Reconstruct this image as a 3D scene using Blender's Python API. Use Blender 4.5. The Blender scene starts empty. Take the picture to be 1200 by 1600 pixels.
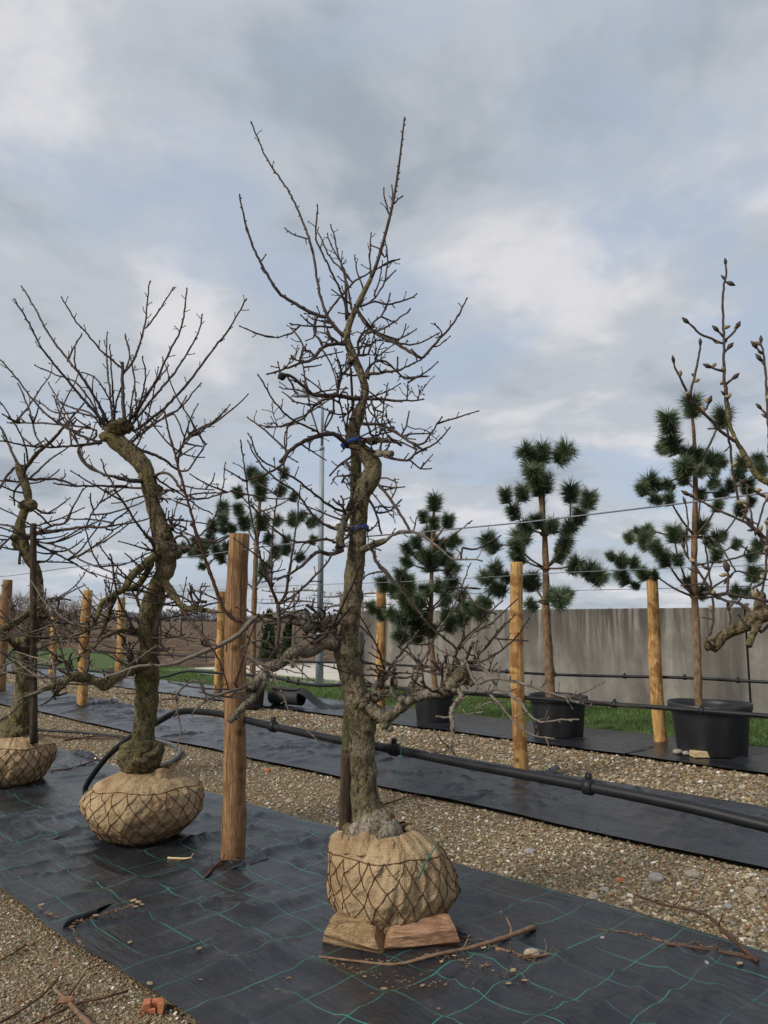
import bpy, math, random
import numpy as np
from mathutils import Vector

# ------------------------------------------------------------------ camera, sky, sun, exposure
scene = bpy.context.scene
col = scene.collection
R = math.radians
F, PITCH, H = 1209.0, R(7.8), 1.5            # focal length in photo pixels, upward pitch, eye height

cam = bpy.data.cameras.new('camera')
cam_o = bpy.data.objects.new('camera', cam); col.objects.link(cam_o)
cam_o.location = (0, 0, H); cam_o.rotation_euler = (R(90) + PITCH, 0, 0)
cam.sensor_fit = 'VERTICAL'; cam.sensor_height = 24.0; cam.lens = 24.0 * F / 1600.0
cam.clip_start = 0.05; cam.clip_end = 6000
scene.camera = cam_o

SUN_EL, SUN_AZ = R(38), R(236)
world = bpy.data.worlds.new('World'); scene.world = world; world.use_nodes = True

def build_sky():
    nt = world.node_tree; N = nt.nodes; L = nt.links; N.clear()
    out = N.new('ShaderNodeOutputWorld'); bg = N.new('ShaderNodeBackground'); bg.inputs[1].default_value = 0.10
    sky = N.new('ShaderNodeTexSky'); sky.sky_type = 'NISHITA'; sky.sun_disc = False
    sky.sun_elevation = SUN_EL; sky.sun_rotation = SUN_AZ; sky.air_density = 1.0; sky.dust_density = 1.5
    tc = N.new('ShaderNodeTexCoord'); sep = N.new('ShaderNodeSeparateXYZ'); L.new(tc.outputs['Generated'], sep.inputs[0])
    zz = N.new('ShaderNodeMath'); zz.operation = 'MAXIMUM'; zz.inputs[1].default_value = 0.0; L.new(sep.outputs[2], zz.inputs[0])
    za = N.new('ShaderNodeMath'); za.operation = 'ADD'; za.inputs[1].default_value = 0.22; L.new(zz.outputs[0], za.inputs[0])
    comb = N.new('ShaderNodeCombineXYZ')
    for i in (0, 1):
        d = N.new('ShaderNodeMath'); d.operation = 'DIVIDE'; L.new(sep.outputs[i], d.inputs[0]); L.new(za.outputs[0], d.inputs[1]); L.new(d.outputs[0], comb.inputs[i])
    def noise(scale, detail, rough, dist, off):
        m = N.new('ShaderNodeMapping'); m.inputs['Location'].default_value = off; L.new(comb.outputs[0], m.inputs[0])
        n = N.new('ShaderNodeTexNoise'); n.inputs['Scale'].default_value = scale; n.inputs['Detail'].default_value = detail
        n.inputs['Roughness'].default_value = rough; n.inputs['Distortion'].default_value = dist; L.new(m.outputs[0], n.inputs['Vector']); return n
    def ramp(src, stops):
        r = N.new('ShaderNodeValToRGB'); e = r.color_ramp.elements
        for i, (p, c) in enumerate(stops):
            x = e[i] if i < 2 else e.new(p)
            x.position = p; x.color = (*c, 1) if len(c) == 3 else c
        r.color_ramp.interpolation = 'EASE'; L.new(src.outputs[0], r.inputs[0]); return r
    shade = ramp(noise(2.1, 5, 0.56, 0.25, (3.1, 1.7, 0)), [(0.33, (0.265, 0.30, 0.34)), (0.50, (0.385, 0.41, 0.445)), (0.66, (0.55, 0.545, 0.56))])
    cover = ramp(noise(1.9, 6, 0.58, 0.3, (-2.3, 5.2, 0)), [(0.36, (0.15,) * 3), (0.56, (0.95,) * 3)])
    k = N.new('ShaderNodeVectorMath'); k.operation = 'SCALE'; k.inputs['Scale'].default_value = 10.0; L.new(shade.outputs[0], k.inputs[0])
    # thin high veil over the blue: sky texture plus pale veil
    veil = N.new('ShaderNodeMix'); veil.data_type = 'RGBA'; veil.inputs[0].default_value = 0.82
    L.new(sky.outputs[0], veil.inputs[6]); veil.inputs[7].default_value = (3.5, 4.1, 5.05, 1)
    mix = N.new('ShaderNodeMix'); mix.data_type = 'RGBA'
    L.new(cover.outputs[0], mix.inputs[0]); L.new(veil.outputs[2], mix.inputs[6]); L.new(k.outputs[0], mix.inputs[7])
    L.new(mix.outputs[2], bg.inputs[0]); L.new(bg.outputs[0], out.inputs[0])
build_sky()

sun = bpy.data.lights.new('sun', 'SUN'); sun.energy = 2.3; sun.angle = R(16); sun.color = (1.0, 0.93, 0.84)
sun_o = bpy.data.objects.new('sun', sun); col.objects.link(sun_o)
sdir = Vector((math.sin(SUN_AZ) * math.cos(SUN_EL), math.cos(SUN_AZ) * math.cos(SUN_EL), math.sin(SUN_EL)))
sun_o.rotation_euler = sdir.to_track_quat('Z', 'Y').to_euler(); sun_o.location = (-6, -6, 12)
vs = scene.view_settings
vs.view_transform = 'Standard'; vs.look = 'None'; vs.gamma = 1.0; vs.use_curve_mapping = False; vs.exposure = 0.42

# ------------------------------------------------------------------ helpers
rng = random.Random(7)
nr = np.random.default_rng(11)
SQ = math.sqrt(0.5)

def ray(px, py):
    u = (px - 600) / F; v = (800 - py) / F
    return u, math.cos(PITCH) - v * math.sin(PITCH), math.sin(PITCH) + v * math.cos(PITCH)
def P(px, py, Y):                      # point on the photo ray that stands at depth Y
    a, b, c = ray(px, py); t = Y / b
    return Vector((a * t, Y, H + c * t))
def G(px, py, z=0.0):                  # point on the photo ray at height z
    a, b, c = ray(px, py); t = (z - H) / c
    return Vector((a * t, b * t, z))
def W(w, p):                           # photo pixel width -> metres at point p
    return w * (p.y * math.cos(PITCH) + (p.z - H) * math.sin(PITCH)) / F
def SD(s, d, z=0.0):                   # rows run at 45 degrees: s = x + y, d = y - x
    return Vector(((s - d) / 2, (s + d) / 2, z))

_perm = np.random.default_rng(5).permutation(512).astype(np.int64)
_perm = np.concatenate([_perm, _perm, _perm])
_val = np.random.default_rng(6).random(512) * 2 - 1
def vnoise(p):                         # smooth value noise, p (n,3) -> (n,)
    p = np.asarray(p, float); i = np.floor(p).astype(np.int64); f = p - i; f = f * f * (3 - 2 * f); i = i & 511
    out = 0
    for dx in (0, 1):
        for dy in (0, 1):
            for dz in (0, 1):
                h = _perm[(_perm[(_perm[(i[:, 0] + dx) & 511] + i[:, 1] + dy) & 511] + i[:, 2] + dz) & 511]
                w = (f[:, 0] if dx else 1 - f[:, 0]) * (f[:, 1] if dy else 1 - f[:, 1]) * (f[:, 2] if dz else 1 - f[:, 2])
                out = out + w * _val[h]
    return out
def fbm(p, o=4, g=0.5):
    p = np.asarray(p, float); a, t = 1.0, 0
    for _ in range(o):
        t = t + a * vnoise(p); p = p * 2.03 + 17.3; a *= g
    return t

def tag(o, label=None, cat=None, group=None, kind=None):
    if label: o['label'] = label
    if cat: o['category'] = cat
    if group: o['group'] = group
    if kind: o['kind'] = kind
    return o
def empty(name, loc, label, cat, group=None):
    o = bpy.data.objects.new(name, None); col.objects.link(o); o.location = loc
    o.empty_display_size = 0.2
    return tag(o, label, cat, group)
def np_mesh(name, verts, faces, mats, smooth=True, mat_idx=None):
    """faces: (n,k) int array with constant k"""
    verts = np.asarray(verts, np.float32); faces = np.asarray(faces, np.int32)
    me = bpy.data.meshes.new(name)
    me.vertices.add(len(verts)); me.vertices.foreach_set('co', verts.ravel())
    n, k = faces.shape
    me.loops.add(n * k); me.loops.foreach_set('vertex_index', faces.ravel())
    me.polygons.add(n); me.polygons.foreach_set('loop_start', np.arange(0, n * k, k, dtype=np.int32))
    me.polygons.foreach_set('loop_total', np.full(n, k, np.int32))
    me.polygons.foreach_set('use_smooth', np.full(n, smooth, bool))
    if mat_idx is not None: me.polygons.foreach_set('material_index', np.asarray(mat_idx, np.int32))
    for m in (mats if isinstance(mats, (list, tuple)) else [mats]): me.materials.append(m)
    me.update(calc_edges=True)
    return me
def link(name, me, parent=None, origin=None):
    o = bpy.data.objects.new(name, me); col.objects.link(o)
    if parent is not None: o.parent = parent
    elif origin is not None: o.location = origin
    return o

class MB:
    """collects shapes in world space; build() makes one mesh object, coordinates relative to its thing"""
    def __init__(s): s.v = []; s.f = []; s.m = []
    def add(s, vs_, fs, m=0):
        b = len(s.v); s.v.extend(tuple(x) for x in vs_); s.f.extend(tuple(b + i for i in f) for f in fs); s.m.extend([m] * len(fs)); return b
    def tube(s, pts, rad, sides=6, m=0, noise=0.0, nscale=8.0, cap=True, fine=0.0):
        pts = [Vector(p) for p in pts]; n = len(pts)
        if n < 2: return
        if not hasattr(rad, '__len__'): rad = [rad] * n
        b = len(s.v); up = None
        for i in range(n):
            t = (pts[min(i + 1, n - 1)] - pts[max(i - 1, 0)])
            if t.length < 1e-9: t = Vector((0, 0, 1))
            t.normalize()
            if up is None:
                up = t.orthogonal().normalized()
            else:
                up = up - t * up.dot(t)
                up = up.normalized() if up.length > 1e-6 else t.orthogonal().normalized()
            bi = t.cross(up)
            for k in range(sides):
                a = 2 * math.pi * k / sides
                q = pts[i] + (up * math.cos(a) + bi * math.sin(a)) * rad[i]
                s.v.append((q.x, q.y, q.z))
        if noise or fine:
            seg = np.array(s.v[b:]); ctr = np.repeat(np.array([tuple(p) for p in pts]), sides, 0)
            dv = seg - ctr; k = 1 + noise * fbm(seg * nscale, 3) + fine * fbm(seg * np.array([42, 42, 16.0]), 3)
            seg = ctr + dv * k[:, None]; s.v[b:] = [tuple(x) for x in seg]
        for i in range(n - 1):
            for k in range(sides):
                a0 = b + i * sides + k; a1 = b + i * sides + (k + 1) % sides
                s.f.append((a0, a1, a1 + sides, a0 + sides)); s.m.append(m)
        if cap:
            s.f.append(tuple(b + k for k in reversed(range(sides)))); s.m.append(m)
            e = b + (n - 1) * sides
            s.f.append(tuple(e + k for k in range(sides))); s.m.append(m)
    def blob(s, c, r, m=0, nu=12, nv=8, noise=0.25, nscale=9.0, squash=(1, 1, 1)):
        vs_ = []
        for j in range(nv + 1):
            th = math.pi * j / nv
            for i in range(nu):
                ph = 2 * math.pi * i / nu
                vs_.append((math.sin(th) * math.cos(ph) * squash[0], math.sin(th) * math.sin(ph) * squash[1], math.cos(th) * squash[2]))
        a = np.array(vs_) * r; a = a * (1 + noise * fbm(a * nscale + np.array([c[0], c[1], c[2]]) * 5, 3))[:, None] + np.array(tuple(c))
        fs = []
        for j in range(nv):
            for i in range(nu):
                k = (i + 1) % nu
                fs.append((j * nu + i, (j + 1) * nu + i, (j + 1) * nu + k, j * nu + k))
        s.add(a, fs, m)
    def box(s, c, size, m=0, rot=0.0):
        cx, cy, cz = c; hx, hy, hz = [q / 2 for q in size]; ca, sa = math.cos(rot), math.sin(rot)
        vs_ = []
        for z in (-hz, hz):
            for x, y in ((-hx, -hy), (hx, -hy), (hx, hy), (-hx, hy)):
                vs_.append((cx + x * ca - y * sa, cy + x * sa + y * ca, cz + z))
        s.add(vs_, [(3, 2, 1, 0), (4, 5, 6, 7), (0, 1, 5, 4), (1, 2, 6, 5), (2, 3, 7, 6), (3, 0, 4, 7)], m)
    def build(s, name, mats, parent=None, origin=None, smooth=True):
        o_ = parent.location if parent is not None and parent.type == 'EMPTY' else (origin if origin is not None else Vector((0, 0, 0)))
        if parent is not None and parent.type != 'EMPTY':
            q = parent; o_ = Vector((0, 0, 0))
            while q is not None: o_ = o_ + q.location; q = q.parent
        me = bpy.data.meshes.new(name)
        me.from_pydata([(x - o_[0], y - o_[1], z - o_[2]) for x, y, z in s.v], [], s.f)
        for mm in (mats if isinstance(mats, (list, tuple)) else [mats]): me.materials.append(mm)
        me.polygons.foreach_set('material_index', s.m)
        me.polygons.foreach_set('use_smooth', [smooth] * len(s.f)); me.update()
        return link(name, me, parent, origin)

def catmull(pts, step):
    """list of (Vector, r) -> resampled smooth list"""
    out = []
    n = len(pts)
    for i in range(n - 1):
        p0, p1, p2, p3 = pts[max(i - 1, 0)], pts[i], pts[i + 1], pts[min(i + 2, n - 1)]
        L = (p2[0] - p1[0]).length; k = max(1, int(L / step))
        for j in range(k):
            t = j / k; t2 = t * t; t3 = t2 * t
            q = 0.5 * ((2 * p1[0]) + (p2[0] - p0[0]) * t + (2 * p0[0] - 5 * p1[0] + 4 * p2[0] - p3[0]) * t2 + (3 * p1[0] - p0[0] - 3 * p2[0] + p3[0]) * t3)
            out.append((q, p1[1] + (p2[1] - p1[1]) * t))
    out.append(pts[-1]); return out

# ------------------------------------------------------------------ materials
class NT:
    def __init__(s, name, rough=0.8, spec=0.3):
        s.m = bpy.data.materials.new(name); s.m.use_nodes = True
        s.t = s.m.node_tree; s.N = s.t.nodes; s.L = s.t.links
        s.b = s.N['Principled BSDF']; s.b.inputs['Roughness'].default_value = rough
        s.b.inputs['Specular IOR Level'].default_value = spec
        s.tc = s.N.new('ShaderNodeTexCoord')
    def coord(s, kind='Object', scale=(1, 1, 1), rot=(0, 0, 0)):
        m = s.N.new('ShaderNodeMapping'); m.inputs['Scale'].default_value = scale; m.inputs['Rotation'].default_value = rot
        s.L.new(s.tc.outputs[kind], m.inputs[0]); return m.outputs[0]
    def noise(s, vec, scale, detail=4, rough=0.55, dist=0.0):
        n = s.N.new('ShaderNodeTexNoise'); n.inputs['Scale'].default_value = scale; n.inputs['Detail'].default_value = detail
        n.inputs['Roughness'].default_value = rough; n.inputs['Distortion'].default_value = dist
        s.L.new(vec, n.inputs['Vector']); return n.outputs[0]
    def ramp(s, src, stops, interp='LINEAR'):
        r = s.N.new('ShaderNodeValToRGB'); r.color_ramp.interpolation = interp; e = r.color_ramp.elements
        for i, (p, c) in enumerate(stops):
            x = e[i] if i < 2 else e.new(p)
            if not hasattr(c, '__len__'): c = (c, c, c)
            x.position = p; x.color = (*c, 1)
        s.L.new(src, r.inputs[0]); return r.outputs[0]
    def mix(s, fac, a, b, mode='MIX'):
        m = s.N.new('ShaderNodeMix'); m.data_type = 'RGBA'; m.blend_type = mode
        for i, x in ((0, fac), (6, a), (7, b)):
            if isinstance(x, (int, float)): m.inputs[i].default_value = x
            elif isinstance(x, tuple): m.inputs[i].default_value = (*x, 1)
            else: s.L.new(x, m.inputs[i])
        return m.outputs[2]
    def math(s, op, a, b=None, c=None):
        m = s.N.new('ShaderNodeMath'); m.operation = op
        for i, x in enumerate((a, b, c)):
            if x is None: continue
            if isinstance(x, (int, float)): m.inputs[i].default_value = x
            else: s.L.new(x, m.inputs[i])
        return m.outputs[0]
    def color(s, c):
        if isinstance(c, tuple): s.b.inputs['Base Color'].default_value = (*c, 1)
        else: s.L.new(c, s.b.inputs['Base Color'])
    def rough(s, x): s.L.new(x, s.b.inputs['Roughness'])
    def bump(s, h, strength=0.5, dist=0.01):
        b = s.N.new('ShaderNodeBump'); b.inputs['Strength'].default_value = strength; b.inputs['Distance'].default_value = dist
        s.L.new(h, b.inputs['Height'])
        if s.b.inputs['Normal'].is_linked: s.L.new(s.b.inputs['Normal'].links[0].from_socket, b.inputs['Normal'])
        s.L.new(b.outputs[0], s.b.inputs['Normal'])

def mat_bark(name, base, dark, pale, algae, algae_amt):
    m = NT(name, 0.92, 0.12); v = m.coord()
    dn = m.N.new('ShaderNodeTexNoise'); dn.inputs['Scale'].default_value = 14; dn.inputs['Detail'].default_value = 3; m.L.new(v, dn.inputs['Vector'])
    dv = m.N.new('ShaderNodeVectorMath'); dv.operation = 'MULTIPLY_ADD'; m.L.new(dn.outputs['Color'], dv.inputs[0]); dv.inputs[1].default_value = (0.11, 0.11, 0.11); m.L.new(v, dv.inputs[2])
    st = m.N.new('ShaderNodeMapping'); st.inputs['Scale'].default_value = (1, 1, 0.28); m.L.new(dv.outputs[0], st.inputs[0])
    vo = m.N.new('ShaderNodeTexVoronoi'); vo.feature = 'DISTANCE_TO_EDGE'; vo.inputs['Scale'].default_value = 30; m.L.new(st.outputs[0], vo.inputs['Vector'])
    vc = m.N.new('ShaderNodeTexVoronoi'); vc.inputs['Scale'].default_value = 30; m.L.new(st.outputs[0], vc.inputs['Vector'])
    sp = m.N.new('ShaderNodeSeparateColor'); m.L.new(vc.outputs['Color'], sp.inputs[0])
    n1 = m.noise(v, 7, 6, 0.65); n2 = m.noise(m.coord(scale=(1, 1, 0.4)), 42, 5, 0.68); n3 = m.noise(v, 3.4, 5, 0.6, 0.6); n4 = m.noise(v, 130, 3, 0.6)
    c = m.mix(m.ramp(n1, [(0.34, 0), (0.64, 1)]), base, pale)
    c = m.mix(m.ramp(sp.outputs[0], [(0.0, 0.35), (0.45, 0)]), c, tuple(x * 0.5 for x in base))
    c = m.mix(m.ramp(sp.outputs[1], [(0.65, 0), (1.0, 0.5)]), c, pale)
    c = m.mix(m.math('MULTIPLY', m.ramp(n3, [(0.60 - algae_amt * 0.3, 0), (0.74 - algae_amt * 0.2, 0.85)]), m.ramp(n2, [(0.38, 0.25), (0.6, 1)])), c, algae)
    brk = m.ramp(n1, [(0.35, 1.0), (0.62, 0.35)])
    c = m.mix(m.math('MULTIPLY', m.ramp(vo.outputs['Distance'], [(0.01, 0.85), (0.11, 0)]), brk), c, dark)
    c = m.mix(m.ramp(n2, [(0.36, 0.9), (0.47, 0)]), c, dark)
    bl = m.noise(v, 15, 5, 0.7, 0.8)
    c = m.mix(m.ramp(bl, [(0.54, 0), (0.66, 0.7)]), c, tuple(x * 1.7 for x in dark))
    c = m.mix(m.ramp(n4, [(0.36, 0.6), (0.54, 0)]), c, dark)
    m.color(c); m.bump(m.ramp(vo.outputs['Distance'], [(0.0, 0), (0.14, 1)]), 0.3, 0.008); m.bump(n2, 1.0, 0.02); m.bump(bl, 0.6, 0.015); m.bump(n4, 0.6, 0.005); return m.m
M = {}
M['bark1'] = mat_bark('pear_bark', (0.215, 0.165, 0.10), (0.03, 0.023, 0.016), (0.34, 0.285, 0.19), (0.19, 0.175, 0.06), 0.55)
M['bark2'] = mat_bark('pear_bark_mossy', (0.175, 0.13, 0.076), (0.028, 0.021, 0.013), (0.28, 0.225, 0.14), (0.155, 0.148, 0.04), 0.74)
M['limb'] = mat_bark('pear_limb_bark', (0.23, 0.19, 0.14), (0.04, 0.032, 0.024), (0.36, 0.315, 0.25), (0.18, 0.165, 0.07), 0.45)

def mat_simple(name, c1, c2, scale=20, rough=0.8, spec=0.3, bump=0.3, bdist=0.004, stretch=(1, 1, 1), detail=4):
    m = NT(name, rough, spec); n = m.noise(m.coord(scale=stretch), scale, detail, 0.6)
    m.color(m.mix(m.ramp(n, [(0.3, 0), (0.7, 1)]), c1, c2))
    if bump: m.bump(n, bump, bdist)
    return m.m
M['twig'] = mat_simple('twig_bark', (0.032, 0.023, 0.019), (0.098, 0.071, 0.054), 30, 0.75, 0.25, 0.3, 0.002)
M['shoot'] = mat_simple('grey_shoot_bark', (0.10, 0.08, 0.065), (0.21, 0.175, 0.14), 24, 0.8, 0.2, 0.3, 0.002)
M['bud'] = mat_simple('swollen_bud', (0.16, 0.11, 0.06), (0.46, 0.37, 0.23), 120, 0.85, 0.2, 0.4, 0.002)
M['fruit'] = mat_simple('shrivelled_fruit', (0.012, 0.009, 0.008), (0.04, 0.028, 0.022), 60, 0.8, 0.2, 0.8, 0.004)
M['pinebark'] = mat_simple('pine_bark', (0.095, 0.058, 0.032), (0.27, 0.175, 0.105), 26, 0.9, 0.15, 0.8, 0.01, (1, 1, 0.5))
M['pinetwig'] = mat_simple('pine_twig_bark', (0.06, 0.04, 0.025), (0.13, 0.09, 0.055), 30, 0.9, 0.15)

def mat_needles():
    m = NT('pine_needles', 0.55, 0.35)
    oi = m.N.new('ShaderNodeObjectInfo'); n = m.noise(m.coord(), 5, 2)
    c = m.mix(oi.outputs['Random'], (0.042, 0.072, 0.040), (0.105, 0.145, 0.072))
    m.color(m.mix(m.ramp(n, [(0.35, 0), (0.75, 0.6)]), c, (0.15, 0.18, 0.09))); return m.m
M['needle'] = mat_needles()

def mat_burlap():
    m = NT('burlap', 0.95, 0.08); v = m.coord()
    wx = m.N.new('ShaderNodeTexWave'); wx.bands_direction = 'Z'; wx.inputs['Scale'].default_value = 34; wx.inputs['Distortion'].default_value = 2.5; wx.inputs['Detail'].default_value = 1
    wy = m.N.new('ShaderNodeTexWave'); wy.bands_direction = 'X'; wy.inputs['Scale'].default_value = 34; wy.inputs['Distortion'].default_value = 2.5; wy.inputs['Detail'].default_value = 1
    for w in (wx, wy): m.L.new(v, w.inputs[0])
    weave = m.math('MULTIPLY', wx.outputs['Fac'], wy.outputs['Fac'])
    big = m.noise(v, 5.5, 5, 0.6, 0.3); fine = m.noise(v, 60, 4, 0.6)
    c = m.mix(m.ramp(big, [(0.32, 0), (0.68, 1)]), (0.33, 0.225, 0.125), (0.50, 0.375, 0.225))
    c = m.mix(m.ramp(weave, [(0.03, 0.28), (0.45, 0)]), c, (0.16, 0.10, 0.05))
    st = m.noise(m.coord(scale=(1, 1, 1.4)), 3.3, 5, 0.65)
    c = m.mix(m.ramp(st, [(0.50, 0), (0.68, 0.6)]), c, (0.17, 0.10, 0.05))
    c = m.mix(m.ramp(fine, [(0.3, 0.35), (0.5, 0)]), c, (0.16, 0.1, 0.05))
    m.color(c); m.bump(weave, 0.25, 0.003); m.bump(fine, 0.5, 0.006); m.bump(m.noise(v, 13, 4, 0.6, 1.2), 0.8, 0.03); m.bump(m.noise(m.coord(scale=(1, 1, 0.35)), 30, 3, 0.6, 1.0), 0.4, 0.012); return m.m
M['burlap'] = mat_burlap()
M['rope'] = mat_simple('net_rope', (0.055, 0.028, 0.014), (0.14, 0.075, 0.04), 80, 0.9, 0.1, 0.3, 0.002)

def mat_post(name, c1, c2, bark, bark_amt, lying=False):
    GS = (0.05, 1, 1) if lying else (1, 1, 0.045)
    m = NT(name, 0.85, 0.15); g = m.coord(scale=GS); v = m.coord()
    oi = m.N.new('ShaderNodeObjectInfo')
    off = m.N.new('ShaderNodeVectorMath'); off.operation = 'ADD'
    cb = m.N.new('ShaderNodeCombineXYZ'); m.L.new(m.math('MULTIPLY', oi.outputs['Random'], 40.0), cb.inputs[2]); m.L.new(v, off.inputs[0]); m.L.new(cb.outputs[0], off.inputs[1])
    grain = m.noise(g, 60, 6, 0.62, 0.6); grain2 = m.noise(g, 190, 4, 0.6, 0.2)
    patch = m.noise(off.outputs[0], 6.5, 5, 0.6, 0.8)
    c = m.mix(m.ramp(grain, [(0.38, 0), (0.62, 1)]), c1, c2)
    crk = m.noise(m.coord(scale=GS), 26, 5, 0.7, 1.0)
    c = m.mix(m.ramp(crk, [(0.34, 0.85), (0.42, 0)]), c, tuple(x * 0.22 for x in c1))
    c = m.mix(m.ramp(grain2, [(0.34, 0.65), (0.52, 0)]), c, tuple(x * 0.35 for x in c1))
    c = m.mix(m.ramp(patch, [(0.60 - bark_amt * 0.25, 0), (0.70 - bark_amt * 0.2, 0.8)]), c, bark)
    kn = m.N.new('ShaderNodeTexVoronoi'); kn.inputs['Scale'].default_value = 4.0; m.L.new(off.outputs[0], kn.inputs['Vector'])
    c = m.mix(m.ramp(kn.outputs['Distance'], [(0.04, 0.9), (0.13, 0)]), c, tuple(x * 0.45 for x in bark))
    m.color(c); m.bump(grain, 0.6, 0.008); m.bump(grain2, 0.5, 0.003); return m.m
M['post_new'] = mat_post('peeled_post_wood', (0.40, 0.225, 0.075), (0.60, 0.38, 0.155), (0.20, 0.085, 0.03), 0.55)
M['post_old'] = mat_post('brown_post_wood', (0.20, 0.108, 0.05), (0.36, 0.22, 0.115), (0.15, 0.075, 0.036), 0.35)
M['log'] = mat_post('split_log_wood', (0.22, 0.14, 0.07), (0.37, 0.255, 0.14), (0.14, 0.08, 0.04), 0.3, True)
M['log_red'] = mat_post('reddish_log_wood', (0.26, 0.14, 0.08), (0.43, 0.27, 0.165), (0.20, 0.095, 0.05), 0.3, True)
M['offcut'] = mat_post('pale_offcut_wood', (0.52, 0.38, 0.19), (0.70, 0.55, 0.32), (0.4, 0.27, 0.12), 0.0, True)
M['stake'] = mat_post('weathered_stake_wood', (0.05, 0.036, 0.026), (0.105, 0.075, 0.052), (0.03, 0.022, 0.016), 0.3)
M['stake_green'] = mat_bark('algae_stake_wood', (0.12, 0.115, 0.05), (0.05, 0.045, 0.022), (0.17, 0.155, 0.085), (0.115, 0.12, 0.03), 0.8)
M['pipe'] = mat_simple('black_pipe_plastic', (0.007, 0.007, 0.008), (0.017, 0.017, 0.019), 14, 0.5, 0.3, 0.1, 0.002)
M['hose'] = mat_simple('grey_hose_plastic', (0.055, 0.055, 0.06), (0.11, 0.11, 0.115), 14, 0.5, 0.4, 0.1, 0.002)
M['pot'] = mat_simple('black_pot_plastic', (0.012, 0.012, 0.014), (0.030, 0.030, 0.033), 6, 0.48, 0.45, 0.15, 0.004, (1, 1, 0.4))
M['wire'] = mat_simple('galvanised_wire', (0.10, 0.11, 0.13), (0.20, 0.21, 0.23), 30, 0.5, 0.5, 0)
M['twine'] = mat_simple('green_twine', (0.02, 0.12, 0.085), (0.04, 0.20, 0.14), 60, 0.7, 0.2, 0)
M['blue'] = mat_simple('blue_strap', (0.02, 0.045, 0.20), (0.04, 0.08, 0.33), 40, 0.55, 0.3, 0.2, 0.002)
M['steel'] = mat_simple('galvanised_steel', (0.20, 0.235, 0.265), (0.34, 0.38, 0.41), 9, 0.5, 0.5, 0.05, 0.002, (1, 1, 0.2))
M['stick'] = mat_simple('fallen_stick_bark', (0.11, 0.065, 0.04), (0.26, 0.17, 0.105), 26, 0.85, 0.2, 0.4, 0.003)
M['stick_dark'] = mat_simple('dark_stick_bark', (0.05, 0.026, 0.018), (0.12, 0.065, 0.043), 26, 0.8, 0.2, 0.4, 0.003)
M['leaf'] = mat_simple('dry_leaf', (0.22, 0.15, 0.08), (0.46, 0.36, 0.22), 40, 0.85, 0.2, 0.3, 0.002)
M['brick'] = mat_simple('brick_fragment', (0.34, 0.115, 0.055), (0.48, 0.19, 0.10), 50, 0.9, 0.15, 0.6, 0.004)
M['potsoil'] = mat_simple('pot_soil', (0.03, 0.02, 0.012), (0.09, 0.06, 0.04), 40, 0.95, 0.1, 0.9, 0.02)

def stone_palette(m, fac):
    return m.ramp(fac, [(0.0, (0.19, 0.135, 0.07)), (0.16, (0.33, 0.25, 0.14)), (0.32, (0.27, 0.21, 0.13)), (0.46, (0.43, 0.345, 0.215)), (0.58, (0.26, 0.125, 0.07)),
                        (0.65, (0.31, 0.265, 0.18)), (0.78, (0.50, 0.42, 0.30)), (0.88, (0.23, 0.215, 0.185)), (0.955, (0.74, 0.70, 0.62))], 'CONSTANT')
def mat_gravel():
    m = NT('gravel_bed', 0.92, 0.15); v = m.coord()
    d = m.N.new('ShaderNodeTexVoronoi'); d.inputs['Scale'].default_value = 95; d.inputs['Randomness'].default_value = 1; m.L.new(v, d.inputs['Vector'])
    sp = m.N.new('ShaderNodeSeparateColor'); m.L.new(d.outputs['Color'], sp.inputs[0])
    c = stone_palette(m, sp.outputs[0])
    fine = m.noise(v, 240, 3, 0.7); big = m.noise(v, 1.6, 5, 0.6)
    c = m.mix(m.ramp(fine, [(0.35, 0.65), (0.6, 0)]), c, (0.13, 0.095, 0.055))
    c = m.mix(m.ramp(d.outputs['Distance'], [(0.25, 0), (0.65, 0.75)]), c, (0.12, 0.09, 0.05))
    c = m.mix(m.ramp(big, [(0.42, 0), (0.66, 0.45)]), c, (0.17, 0.135, 0.06))
    m.color(c); m.bump(m.math('SUBTRACT', 1.0, d.outputs['Distance']), 0.9, 0.012); m.bump(fine, 0.6, 0.004); return m.m
M['gravel'] = mat_gravel()
def mat_stones():
    m = NT('loose_stones', 0.85, 0.2)
    a = m.N.new('ShaderNodeAttribute'); a.attribute_name = 'tone'
    c = stone_palette(m, a.outputs['Fac']); n = m.noise(m.coord(), 150, 3, 0.6)
    m.color(m.mix(m.ramp(n, [(0.3, 0.5), (0.65, 0)]), c, m.mix(0.55, c, (0.05, 0.035, 0.02)))); m.bump(n, 0.4, 0.003); return m.m
M['stones'] = mat_stones()
M['rock'] = mat_simple('loose_rock', (0.24, 0.19, 0.135), (0.46, 0.40, 0.31), 24, 0.9, 0.15, 0.7, 0.01)
M['rock_grey'] = mat_simple('grey_loose_rock', (0.20, 0.19, 0.175), (0.42, 0.41, 0.39), 24, 0.9, 0.15, 0.7, 0.01)

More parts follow.
